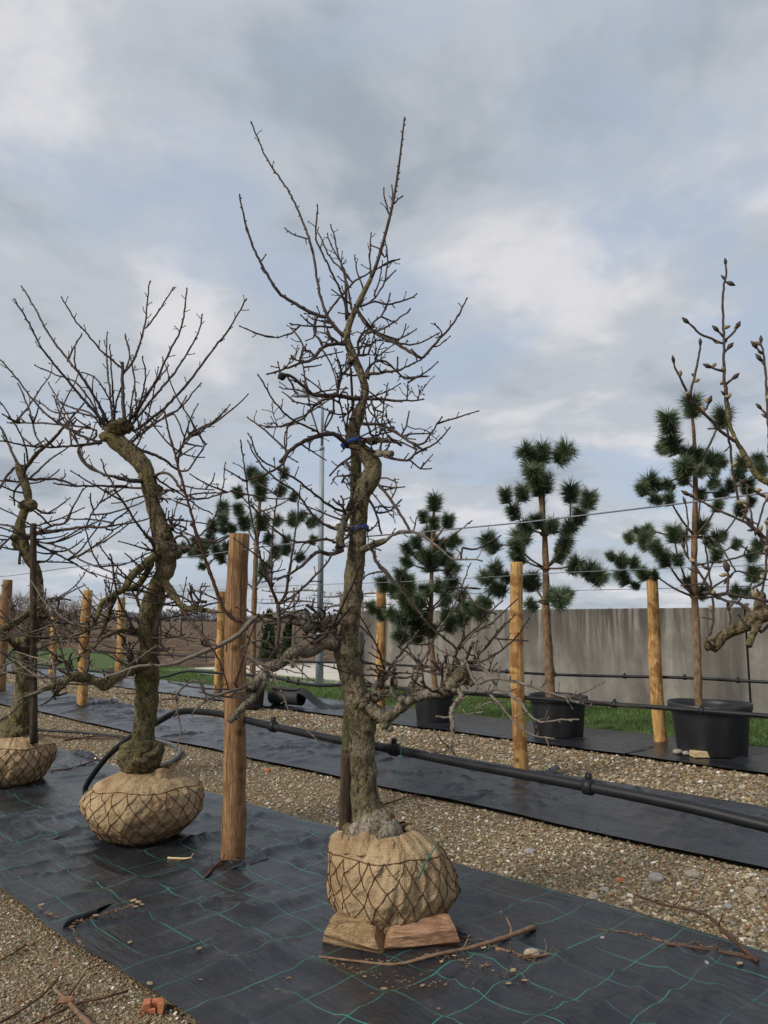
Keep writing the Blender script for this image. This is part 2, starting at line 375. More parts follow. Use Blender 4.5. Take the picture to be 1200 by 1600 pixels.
def mat_fabric(name, line_amt):
    m = NT(name, 0.45, 0.5)
    m.tc_uv = m.N.new('ShaderNodeUVMap')
    uv = m.tc_uv.outputs[0]
    wob = m.N.new('ShaderNodeTexNoise'); wob.inputs['Scale'].default_value = 6; wob.inputs['Detail'].default_value = 2; m.L.new(uv, wob.inputs['Vector'])
    ad = m.N.new('ShaderNodeVectorMath'); ad.operation = 'MULTIPLY_ADD'; m.L.new(wob.outputs['Color'], ad.inputs[0]); ad.inputs[1].default_value = (0.018, 0.018, 0); m.L.new(uv, ad.inputs[2])
    sp = m.N.new('ShaderNodeSeparateXYZ'); m.L.new(ad.outputs[0], sp.inputs[0])
    def line(sock, pitch, half):
        f = m.math('FRACT', m.math('DIVIDE', sock, pitch)); d = m.math('ABSOLUTE', m.math('SUBTRACT', f, 0.5))
        return m.math('LESS_THAN', d, half / pitch)
    la = line(sp.outputs[0], 0.25, 0.0022); lb = line(sp.outputs[1], 0.25, 0.0020)
    def fade(scale, off, lo, hi):
        mp = m.N.new('ShaderNodeMapping'); mp.inputs['Location'].default_value = off; m.L.new(uv, mp.inputs[0])
        return m.ramp(m.noise(mp.outputs[0], scale, 3), [(lo, 0.15), (hi, 1)])
    lines = m.math('MAXIMUM', m.math('MULTIPLY', la, fade(1.7, (3, 1, 0), 0.38, 0.56)), m.math('MULTIPLY', lb, fade(1.5, (9, 4, 0), 0.36, 0.55)))
    weave = m.N.new('ShaderNodeTexWave'); weave.inputs['Scale'].default_value = 130; weave.bands_direction = 'X'; m.L.new(uv, weave.inputs[0])
    weave2 = m.N.new('ShaderNodeTexWave'); weave2.inputs['Scale'].default_value = 130; weave2.bands_direction = 'Y'; m.L.new(uv, weave2.inputs[0])
    big = m.noise(uv, 2.2, 5, 0.6, 0.4); dirt = m.noise(uv, 6.0, 6, 0.68); speck = m.noise(uv, 70, 3, 0.6)
    c = m.mix(m.ramp(big, [(0.3, 0), (0.7, 1)]), (0.0125, 0.0135, 0.0165), (0.024, 0.0255, 0.030))
    c = m.mix(m.math('MULTIPLY', m.ramp(dirt, [(0.56, 0), (0.74, 0.5)]), m.ramp(speck, [(0.45, 0.2), (0.62, 1)])), c, (0.13, 0.10, 0.075))
    c = m.mix(m.math('MULTIPLY', lines, line_amt), c, (0.035, 0.25, 0.175))
    m.color(c)
    m.rough(m.ramp(big, [(0.32, 0.17), (0.68, 0.36)]))
    m.bump(m.math('ADD', weave.outputs['Fac'], weave2.outputs['Fac']), 0.12, 0.001)
    st = m.N.new('ShaderNodeMapping'); st.inputs['Scale'].default_value = (9, 1.6, 1); m.L.new(uv, st.inputs[0])
    m.bump(m.noise(st.outputs[0], 3.0, 4, 0.6, 0.8), 0.6, 0.016); m.bump(m.noise(uv, 9, 4, 0.6, 1.2), 0.25, 0.008)
    return m.m
M['fabric'] = mat_fabric('ground_cover_fabric', 0.9); M['fabric_plain'] = mat_fabric('plain_ground_cover_fabric', 0.10)

def mat_concrete():
    m = NT('weathered_concrete', 0.9, 0.15); v = m.coord()
    n = m.noise(v, 2.2, 6, 0.6, 0.3); f = m.noise(v, 60, 4, 0.65)
    c = m.mix(m.ramp(n, [(0.3, 0), (0.7, 1)]), (0.19, 0.175, 0.15), (0.34, 0.32, 0.28))
    st = m.noise(m.coord(scale=(1, 1, 0.07)), 4.5, 7, 0.72, 0.25)
    sp = m.N.new('ShaderNodeSeparateXYZ'); m.L.new(v, sp.inputs[0])
    hgt = m.ramp(m.math('ADD', m.math('DIVIDE', sp.outputs[2], 1.67), m.math('MULTIPLY', m.math('SUBTRACT', n, 0.5), 0.35)), [(0.10, 0.12), (0.55, 0.45), (0.85, 0.9), (1.0, 1.0)])
    stain = m.math('MULTIPLY', m.ramp(st, [(0.40, 0.0), (0.56, 1)]), hgt)
    c = m.mix(stain, c, (0.065, 0.06, 0.05))
    blot = m.noise(m.coord(scale=(1, 1, 0.3)), 1.3, 5, 0.6, 0.5)
    c = m.mix(m.ramp(blot, [(0.46, 0), (0.66, 0.75)]), c, (0.10, 0.085, 0.075))
    c = m.mix(m.ramp(f, [(0.3, 0.3), (0.5, 0)]), c, (0.12, 0.11, 0.10))
    m.color(c); m.bump(f, 0.35, 0.004); m.bump(n, 0.2, 0.02); return m.m
M['concrete'] = mat_concrete()
M['path'] = mat_simple('pale_concrete_paving', (0.46, 0.42, 0.36), (0.60, 0.56, 0.49), 2.5, 0.9, 0.15, 0.2, 0.004)
def mat_soil():
    m = NT('ploughed_soil', 0.95, 0.1); v = m.coord()
    n = m.noise(v, 1.2, 6, 0.65); f = m.noise(v, 14, 5, 0.7)
    c = m.mix(m.ramp(n, [(0.3, 0), (0.7, 1)]), (0.115, 0.075, 0.046), (0.20, 0.14, 0.09))
    c = m.mix(m.ramp(f, [(0.32, 0.75), (0.55, 0)]), c, (0.05, 0.033, 0.02))
    cl = m.noise(m.coord(scale=(1, 0.22, 1)), 2.2, 5, 0.7)
    c = m.mix(m.ramp(cl, [(0.42, 0.85), (0.52, 0)]), c, (0.065, 0.043, 0.027)); c = m.mix(m.ramp(cl, [(0.56, 0), (0.66, 0.7)]), c, (0.30, 0.225, 0.15))
    m.color(c); m.bump(f, 1.0, 0.06); m.bump(n, 0.8, 0.2); return m.m
M['soil'] = mat_soil()
M['turf'] = mat_simple('turf', (0.045, 0.075, 0.02), (0.09, 0.13, 0.04), 8, 0.9, 0.15, 0.6, 0.02)
M['blade'] = mat_simple('grass_blades', (0.06, 0.11, 0.025), (0.13, 0.195, 0.055), 3, 0.6, 0.3, 0)
M['hedge'] = mat_simple('bare_hedge_twigs', (0.12, 0.085, 0.06), (0.24, 0.18, 0.13), 1.5, 0.9, 0.1, 0)
M['conifer'] = mat_simple('dark_conifer_foliage', (0.012, 0.026, 0.010), (0.04, 0.065, 0.025), 5, 0.8, 0.2, 0)
M['treeline'] = mat_simple('far_woodland', (0.19, 0.19, 0.20), (0.27, 0.265, 0.27), 0.2, 0.95, 0.05, 0)  # distance haze put into the colour: bare wood lightened to pale grey
M['espalier'] = mat_simple('espalier_bark', (0.10, 0.085, 0.065), (0.19, 0.16, 0.125), 12, 0.9, 0.1, 0)
M['roof'] = mat_simple('clay_roof', (0.22, 0.08, 0.05), (0.32, 0.13, 0.085), 3, 0.9, 0.1, 0)

# ------------------------------------------------------------------ ground, gravel, fabric, lawn, paving
def sheet(name, poly, z, mat, kind='structure'):
    me = bpy.data.meshes.new(name); me.from_pydata([(p[0], p[1], z) for p in poly], [], [tuple(range(len(poly)))]); me.materials.append(mat)
    return tag(link(name, me), kind=kind)
def sd_quad(s0, s1, d0, d1): return [SD(s0, d0), SD(s1, d0), SD(s1, d1), SD(s0, d1)]
gr = sheet('field', [(-2500, -600), (2500, -600), (2500, 3500), (-2500, 3500)], -0.05, M['soil'])
# counter-clockwise seen from above: s increases to the far right, d to the far left
sheet('gravel_ground', sd_quad(-6, 13.9, -8, 60), -0.030, M['gravel'])
sheet('lawn', sd_quad(13.55, 17.6, -3, 60), -0.022, M['turf'])
sheet('concrete_path', [SD(16.35, 19.0), SD(23.6, 20.5), SD(30, 26.0), SD(24.5, 29.0), SD(16.7, 30.2)], -0.014, M['path'])
sheet('far_lawn', [SD(13.9, 40), SD(19, 33), SD(24, 55), SD(16, 70)], -0.026, M['turf'])

def fabric_height(s, d, amp):
    p = np.stack([s * 0.9, d * 0.9, np.zeros_like(s)], 1)
    h = 0.012 * fbm(p * 1.3 + 3, 3)
    # soft creases: ridged noise, stretched across the strip or along it
    q = np.stack([s * 0.55 + 0.25 * d, d * 2.3, np.full_like(s, 7.7)], 1)
    r1 = 1 - np.abs(fbm(q + 0.3 * fbm(p, 2)[:, None], 2)); r1 = np.clip(r1 - 0.72, 0, 1) ** 1.5
    q2 = np.stack([s * 2.6 + 0.3 * d, d * 0.45, np.full_like(s, 3.3)], 1)
    r2 = 1 - np.abs(fbm(q2, 2)); r2 = np.clip(r2 - 0.75, 0, 1) ** 1.5
    big = 0.5 + 0.5 * np.clip(vnoise(p * 0.5 + 9), -1, 1)
    h = h + amp * (0.18 * r1 * (0.4 + big) + 0.16 * r2)
    h = h + amp * 0.004 * fbm(np.stack([s * 6, d * 6, np.zeros_like(s)], 1), 2)
    return h
STRIPS = {}
def fabric_strip(name, s0, s1, d0, d1, step, amp, label):
    ns = int((s1 - s0) * SQ / step); nd = int((d1 - d0) * SQ / step)
    S, D = np.meshgrid(np.linspace(0, 1, ns + 1), np.linspace(d0, d1, nd + 1))
    wav0 = 0.05 * fbm(np.stack([D.ravel() * 0.7, np.full(D.size, 2.0 + s0), np.zeros(D.size)], 1), 3).reshape(D.shape)
    wav1 = 0.05 * fbm(np.stack([D.ravel() * 0.7, np.full(D.size, 8.0 + s1), np.zeros(D.size)], 1), 3).reshape(D.shape)
    s = (s0 + wav0) * (1 - S) + (s1 + wav1) * S
    s, d = s.ravel(), D.ravel()
    h = fabric_height(s, d, amp)
    e = np.minimum(S.ravel(), 1 - S.ravel()) * (s1 - s0) * SQ
    z = 0.006 + np.clip(h, -0.004, 1) * np.clip(e / 0.18, 0.12, 1) + 0.004
    v = np.stack([(s - d) / 2, (s + d) / 2, z], 1)
    idx = np.arange(v.shape[0]).reshape(nd + 1, ns + 1)
    f = np.stack([idx[:-1, :-1].ravel(), idx[:-1, 1:].ravel(), idx[1:, 1:].ravel(), idx[1:, :-1].ravel()], 1)
    me = np_mesh(name, v, f, M['fabric'] if name == 'a' else M['fabric_plain'])
    uv = me.uv_layers.new(name='UVMap')
    uvv = np.stack([s * SQ + 0.02, d * SQ + 0.08], 1).astype(np.float32)[f.ravel()]
    uv.data.foreach_set('uv', uvv.ravel())
    STRIPS[name] = None
    o = link('ground_cover_fabric', me); tag(o, label, 'ground fabric', 'strips of black ground fabric'); return o
def fab_z(x, y):
    s = np.array([x + y]); d = np.array([y - x]); return float(0.010 + max(-0.004, fabric_height(s, d, 1.0)[0]))
fabA = fabric_strip('a', 2.40, 5.45, -0.6, 22, 0.028, 1.0, 'black ground fabric with green grid lines under the burlap balled trees')
fabC = fabric_strip('c', 7.20, 9.45, -1.5, 34, 0.036, 1.0, 'black ground fabric strip between the two gravel paths')
fabE = fabric_strip('e', 11.5, 13.72, -1.0, 42, 0.06, 0.5, 'black ground fabric strip under the big plastic pots beside the lawn')

# loose stones
ICO = None
def ico():
    t = (1 + 5 ** 0.5) / 2
    v = np.array([(-1, t, 0), (1, t, 0), (-1, -t, 0), (1, -t, 0), (0, -1, t), (0, 1, t), (0, -1, -t), (0, 1, -t), (t, 0, -1), (t, 0, 1), (-t, 0, -1), (-t, 0, 1)], float)
    v /= np.linalg.norm(v[0])
    f = np.array([(0, 11, 5), (0, 5, 1), (0, 1, 7), (0, 7, 10), (0, 10, 11), (1, 5, 9), (5, 11, 4), (11, 10, 2), (10, 7, 6), (7, 1, 8), (3, 9, 4), (3, 4, 2), (3, 2, 6), (3, 6, 8), (3, 8, 9), (4, 9, 5), (2, 4, 11), (6, 2, 10), (8, 6, 7), (9, 8, 1)])
    return v, f
IV, IF = ico()
def stones(name, s, d, size, label):
    n = len(s); k = 16
    base = IV[None] * (1 + 0.28 * nr.standard_normal((n, 12, 1)).clip(-1.6, 1.6))
    sc = size[:, None, None] * np.stack([nr.uniform(0.7, 1.25, n), nr.uniform(0.7, 1.1, n), nr.uniform(0.35, 0.75, n)], 1)[:, None]
    a = nr.uniform(0, 6.28, n); b = base * sc
    x = b[..., 0] * np.cos(a)[:, None] - b[..., 1] * np.sin(a)[:, None]; y = b[..., 0] * np.sin(a)[:, None] + b[..., 1] * np.cos(a)[:, None]
    tilt = nr.normal(0, 0.3, (n, 1)); z = b[..., 2] + tilt * x
    v = np.stack([x + ((s - d) / 2)[:, None], y + ((s + d) / 2)[:, None], z - 0.030 + (size * nr.uniform(0.1, 0.55, n))[:, None]], 2).reshape(-1, 3)
    f = (IF[None] + (np.arange(n) * 12)[:, None, None]).reshape(-1, 3)
    me = np_mesh(name, v, f, M['stones'], smooth=False)
    at = me.attributes.new('tone', 'FLOAT', 'POINT'); at.data.foreach_set('value', np.repeat(nr.random(n), 12).astype(np.float32))
    return tag(link('loose_gravel', me), label, 'gravel', kind='stuff')
def scatter(n, s0, s1, d0, d1, power):
    s = nr.uniform(s0, s1, n); d = d0 + (d1 - d0) * nr.random(n) ** power
    return s, d
def sizes(n, lo, hi): return lo * (hi / lo) ** (nr.random(n) ** 1.8)
s, d = scatter(52000, 5.40, 7.26, 1.6, 24, 2.2); stones('stones_b', s, d, sizes(len(s), 0.0038, 0.017), 'tan and grey gravel between the two nearest fabric strips')
s, d = scatter(28000, 9.35, 11.6, 2.5, 32, 1.6); stones('stones_d', s, d, sizes(len(s), 0.007, 0.026), 'pale tan gravel in front of the potted pines')
s, d = scatter(24000, 0.9, 2.46, 3.0, 8.5, 1.2); stones('stones_f', s, d, sizes(len(s), 0.0030, 0.010), 'fine mossy gravel with twigs in front of the near fabric')

# lawn blades
def blades(n, s0, s1, d0, d1):
    s = nr.uniform(s0, s1, n); d = nr.uniform(d0, d1, n); x = (s - d) / 2; y = (s + d) / 2
    a = nr.uniform(0, 3.14, n); w = 0.006; h = nr.uniform(0.03, 0.085, n) * (0.75 + 0.35 * vnoise(np.stack([x * 1.5, y * 1.5, x * 0], 1)))
    lx, ly = nr.normal(0, 0.025, n), nr.normal(0, 0.025, n)
    v = np.stack([np.stack([x - w * np.cos(a), y - w * np.sin(a), np.full(n, -0.024)], 1), np.stack([x + w * np.cos(a), y + w * np.sin(a), np.full(n, -0.024)], 1), np.stack([x + lx, y + ly, h - 0.022], 1)], 1).reshape(-1, 3)
    f = np.arange(3 * n).reshape(n, 3)
    return np_mesh('blades', v, f, M['blade'], smooth=False)
tag(link('grass', blades(90000, 13.68, 18.0, 3, 32)), 'short green grass along the foot of the concrete wall', 'grass', kind='stuff')

# far woodland line, hedge
def twig_cloud(n, fn, w, l):
    c = fn(n); a = nr.normal(0, 1, (n, 3)); a[:, 2] = np.abs(a[:, 2]) * 1.3; a /= np.linalg.norm(a, axis=1)[:, None]
    b = np.cross(a, nr.normal(0, 1, (n, 3))); b /= np.linalg.norm(b, axis=1)[:, None]
    L = (l * nr.uniform(0.5, 1.3, n))[:, None]
    v = np.stack([c - b * w, c + b * w, c + a * L], 1).reshape(-1, 3)
    return v, np.arange(3 * n).reshape(n, 3)
def hedge_fn(n):
    x = nr.uniform(-46, -19, n); top = 2.9 + 0.7 * vnoise(np.stack([x * 0.35, x * 0, x * 0], 1)) - 1.3 * np.clip((x + 27) / 8, 0, 1)
    return np.stack([x, 50 + nr.normal(0, 1.2, n), top * nr.random(n) ** 0.8], 1)
v, f = twig_cloud(16000, hedge_fn, 0.018, 0.75)
tag(link('bare_hedge', np_mesh('bare_hedge', v, f, M['hedge'], False)), 'brown leafless hedge at the far edge of the field', 'hedge', kind='stuff')
def wood_fn(n):
    x = nr.uniform(-330, 330, n); top = 2.6 + 1.6 * fbm(np.stack([x * 0.05, x * 0, x * 0], 1), 3)
    return np.stack([x, 330 + nr.normal(0, 4, n), np.clip(top, 1, 9) * nr.random(n)], 1)
v, f = twig_cloud(26000, wood_fn, 0.5, 1.9)
tag(link('far_woodland', np_mesh('far_woodland', v, f, M['treeline'], False)), 'low woodland along the horizon, greyed as if by haze', 'woodland', kind='stuff')

# ------------------------------------------------------------------ fruit trees
CROP = {'p': (0, 0, 1.0), 'c1': (0, 400, 2.857), 'c2': (0, 780, 2.857), 'c3': (340, 160, 2.857), 'c4': (360, 520, 2.857), 'c5': (360, 880, 2.857), 'c8': (780, 800, 2.857),
        'x3': (200, 900, 2.857), 'd1': (420, 440, 4.0), 'd2': (80, 820, 3.75), 'd3': (720, 660, 5.0), 'd5': (0, 600, 5.335), 'd7': (380, 860, 5.4545), 'd8': (180, 640, 5.0), 'b4': (540, 740, 3.81), 'b5': (300, 700, 4.0),
        'b6': (0, 880, 4.615), 'e6': (660, 940, 5.0), 'e7': (500, 960, 4.615), 'r4': (940, 600, 4.446), 'r1': (1000, 680, 4.0), 'r8': (950, 400, 4.444)}
def cr(crop, pts):
    ox, oy, k = CROP[crop]; return [(ox + p[0] / k, oy + p[1] / k) for p in pts]

def rand_dir(): 
    v = Vector((rng.gauss(0, 1), rng.gauss(0, 1), rng.gauss(0, 1))); return v.normalized()

def bud(mb, p, dirn, r, L, m):
    q = [p, p + dirn * L * 0.45, p + dirn * L]
    mb.tube(q, [r * 0.75, r * 1.15, r * 0.25], 5, m)

def spur(mb, p, dirn, length, r, m, depth=0):
    """crooked little fruiting spur with a bud on its end"""
    n = max(2, int(length / 0.022)); pts = [p]; q = p; dd = dirn.normalized()
    for i in range(n):
        dd = (dd + rand_dir() * 0.42 + Vector((0, 0, 0.10))).normalized(); q = q + dd * (length / n); pts.append(q)
    rr = [r * (1 - 0.35 * i / n) * rng.uniform(0.9, 1.2) for i in range(n + 1)]
    mb.tube(pts, rr, 5, m)
    bud(mb, pts[-1] - dd * 0.002, dd, max(rr[-1] * 1.5, 0.0028), 0.013, m)
    if depth > 0:
        for i in range(1, n):
            if rng.random() < 0.6:
                spur(mb, pts[i], (dd + rand_dir() * 1.1).normalized(), length * rng.uniform(0.3, 0.6), r * 0.8, m, depth - 1)

class FruitTree:
    def __init__(s, base, label, Y, barkm, group='fruit trees in burlap root balls', rmin=0.0026):
        s.root = empty('fruit_tree', base, label, 'tree', group); s.Y = Y; s.samples = []; s.bark = barkm; s.rmin = rmin
    def nearest(s, px, py):
        best, bd = None, 1e9
        for q in s.samples:
            dd = (q[0] - px) ** 2 + (q[1] - py) ** 2
            if dd < bd: bd, best = dd, q
        return best, math.sqrt(bd)
    def resample(s, pts, step):
        """pts [(px,py,Y,w)] -> [(px,py,Y,w)]"""
        a = catmull([(Vector((p[0], p[1], p[2] * 60)), p[3]) for p in pts], step)
        return [(v.x, v.y, v.z / 60, w) for v, w in a]
    def trunk(s, pts, knobs=(), extra_base=None, noise=0.10, nscale=11):
        pts = [(p[0], p[1], s.Y + (p[3] if len(p) > 3 else 0), p[2]) for p in pts]
        sm = s.resample(pts, 3.2)
        s.samples += [(a, b, c, w) for a, b, c, w in sm]
        mb = MB(); wp = [P(a, b, c) for a, b, c, w in sm]; rr = [W(w, p) / 2 for p, (a, b, c, w) in zip(wp, sm)]
        if extra_base: wp = [Vector(extra_base[0])] + wp; rr = [extra_base[1]] + rr
        k = next((i for i, r_ in enumerate(rr) if r_ < 0.0115), len(rr))
        mb.tube(wp[:k], rr[:k], 44, 0, noise=noise, nscale=nscale, fine=0.075)
        if k < len(rr):
            mb.tube(wp[k - 1:], rr[k - 1:], 8, 1, noise=0.06, nscale=20)
            for i in range(k, len(wp) - 1, 3):
                t_ = (wp[i + 1] - wp[i - 1]).normalized(); per = t_.cross(rand_dir()).normalized(); bud(mb, wp[i] + per * rr[i] * 0.5, (per + t_).normalized(), 0.004, 0.016, 1)
        for kx, ky, kw, kd in knobs:
            c = P(kx, ky, s.Y + kd); rk = W(kw, c) / 2
            mb.blob(c, rk * 0.86, 0, 22, 16, 0.42, 1.9 / rk, (1, 1, rng.uniform(0.8, 1.1)))
            for _ in range(5):
                dk = rand_dir(); mb.blob(c + dk * rk * 0.62, rk * rng.uniform(0.28, 0.48), 0, 12, 9, 0.45, 3.0 / rk)
        return mb.build('trunk', [s.bark, M['twig']], s.root)
    def branch(s, crop, pts, w0, w1, dd=None, spurs=1.0, mat='twig', slen=(0.015, 0.06), knob=0.0, sysn=0, wmid=None, free=False, budsize=1.0):
        px = cr(crop, pts)
        near, dist = s.nearest(*px[0])
        Y0 = near[2] if near else s.Y
        if near and 2 < dist < 26 and not free: px = [(near[0], near[1])] + px
        L = sum(math.dist(px[i], px[i + 1]) for i in range(len(px) - 1)); Lm = L * s.Y / F
        if dd is None: dd = rng.uniform(-0.45, 0.5) * Lm
        acc = 0; full = []
        for i, p in enumerate(px):
            if i: acc += math.dist(px[i - 1], p)
            t = acc / L
            w = w0 + (w1 - w0) * t
            if wmid is not None: w = (w0 + (wmid - w0) * t * 2) if t < 0.5 else (wmid + (w1 - wmid) * (t * 2 - 1))
            full.append((p[0], p[1], Y0 + dd * t, w))
        sm = s.resample(full, 6 if w0 < 9 else 4)
        thick = w0 > 8.5
        sm = [(a + rng.uniform(-0.8, 0.8) * (i > 0), b + rng.uniform(-0.8, 0.8) * (i > 0), c, w) for i, (a, b, c, w) in enumerate(sm)]
        s.samples += sm
        mb = MB(); wp = [P(a, b, c) for a, b, c, w in sm]
        rr = [max(s.rmin, W(w, p) / 2 * rng.uniform(0.93, 1.07)) for p, (a, b, c, w) in zip(wp, sm)]
        mb.tube(wp, rr, 16 if thick else (7 if w0 > 4.5 else 6), 0 if thick else 1, noise=0.16 if thick else 0.05, nscale=16, fine=0.05 if thick else 0)
        if not thick: bud(mb, wp[-1], (wp[-1] - wp[-2]).normalized(), max(rr[-1] * 1.2, 0.003) * budsize, 0.016 * budsize, 1)
        # spurs and buds along the branch
        dcount = 0.02; side = 1
        for i in range(1, len(wp) - 1):
            seg = (wp[i] - wp[i - 1]).length; dcount -= seg * spurs
            if dcount < 0:
                dcount = rng.uniform(0.025, 0.065); t = (wp[i + 1] - wp[i - 1]).normalized()
                per = t.cross(rand_dir()).normalized(); side = -side
                if per.x * side < 0: per = -per
                dn = (per + t * rng.uniform(0.3, 0.9) + Vector((0, 0, 0.25))).normalized()
                base = wp[i] + per * rr[i] * 0.3
                if rng.random() < 0.42: bud(mb, base, dn, max(0.0032, rr[i] * 0.6) * min(1.5, budsize) if not thick else 0.0035, 0.015 * budsize, 1)
                else: spur(mb, base, dn, rng.uniform(*slen), min(max(s.rmin, rr[i] * 0.6), 0.0042), 1, 1 if rng.random() < 0.25 else 0)
        for _ in range(sysn):
            i = rng.randrange(1, len(wp)); dn = (rand_dir() + Vector((0, -0.1, 0.4))).normalized()
            spur(mb, wp[i] + dn * rr[i] * 0.6, dn, rng.uniform(0.06, 0.16), min(0.007, rr[i] * 0.7), 1, 2)
        if knob:
            for i in range(2, len(wp)):
                if rng.random() < knob:
                    dn = rand_dir(); mb.blob(wp[i] + dn * rr[i] * 0.7, rr[i] * rng.uniform(0.45, 0.8), 0, 10, 7, 0.4, 30)
        return mb.build('branch', [M['limb'] if s.bark is M['bark1'] else s.bark, M[mat]], s.root)
    def filler(s, n, ylo, yhi, length, updir=(-0.2, 0.9), w=(3.2, 1.8), xbias=0.0, spurs=1.0, droop=0.0, mat='twig'):
        """extra shoots that grow out of existing wood, in all directions"""
        pool = [q for q in s.samples if ylo < q[1] < yhi]
        for _ in range(n):
            q = rng.choice(pool); p = P(q[0], q[1], q[2])
            az = rng.uniform(0, 2 * math.pi); el = rng.uniform(*updir)
            dn = Vector((math.cos(az) + xbias, math.sin(az), el)).normalized(); L = rng.uniform(*length); k = max(3, int(L / 0.05)); pts = [p]
            for i in range(k):
                dn = (dn + rand_dir() * 0.13 + Vector((0, 0, 0.035 - droop))).normalized(); pts.append(pts[-1] + dn * L / k)
            r0 = max(s.rmin, W(w[0], p) / 2); r1 = max(s.rmin, W(w[1], p) / 2)
            mb = MB(); rr = [r0 + (r1 - r0) * i / k for i in range(k + 1)]
            mb.tube(pts, rr, 6, 1, noise=0.05, nscale=20)
            bud(mb, pts[-1], dn, r1 * 1.3, 0.015, 1)
            for i in range(1, k):
                if rng.random() < 0.75 * spurs:
                    t = (pts[i + 1] - pts[i - 1]).normalized(); per = t.cross(rand_dir()).normalized()
                    d2 = (per + t * 0.6 + Vector((0, 0, 0.2))).normalized()
                    if rng.random() < 0.4: bud(mb, pts[i] + per * rr[i] * 0.3, d2, 0.0036, 0.014, 1)
                    else: spur(mb, pts[i] + per * rr[i] * 0.3, d2, rng.uniform(0.015, 0.06), max(s.rmin, rr[i] * 0.65), 1, 0)
            mb.build('branch', [s.bark, M[mat]], s.root)

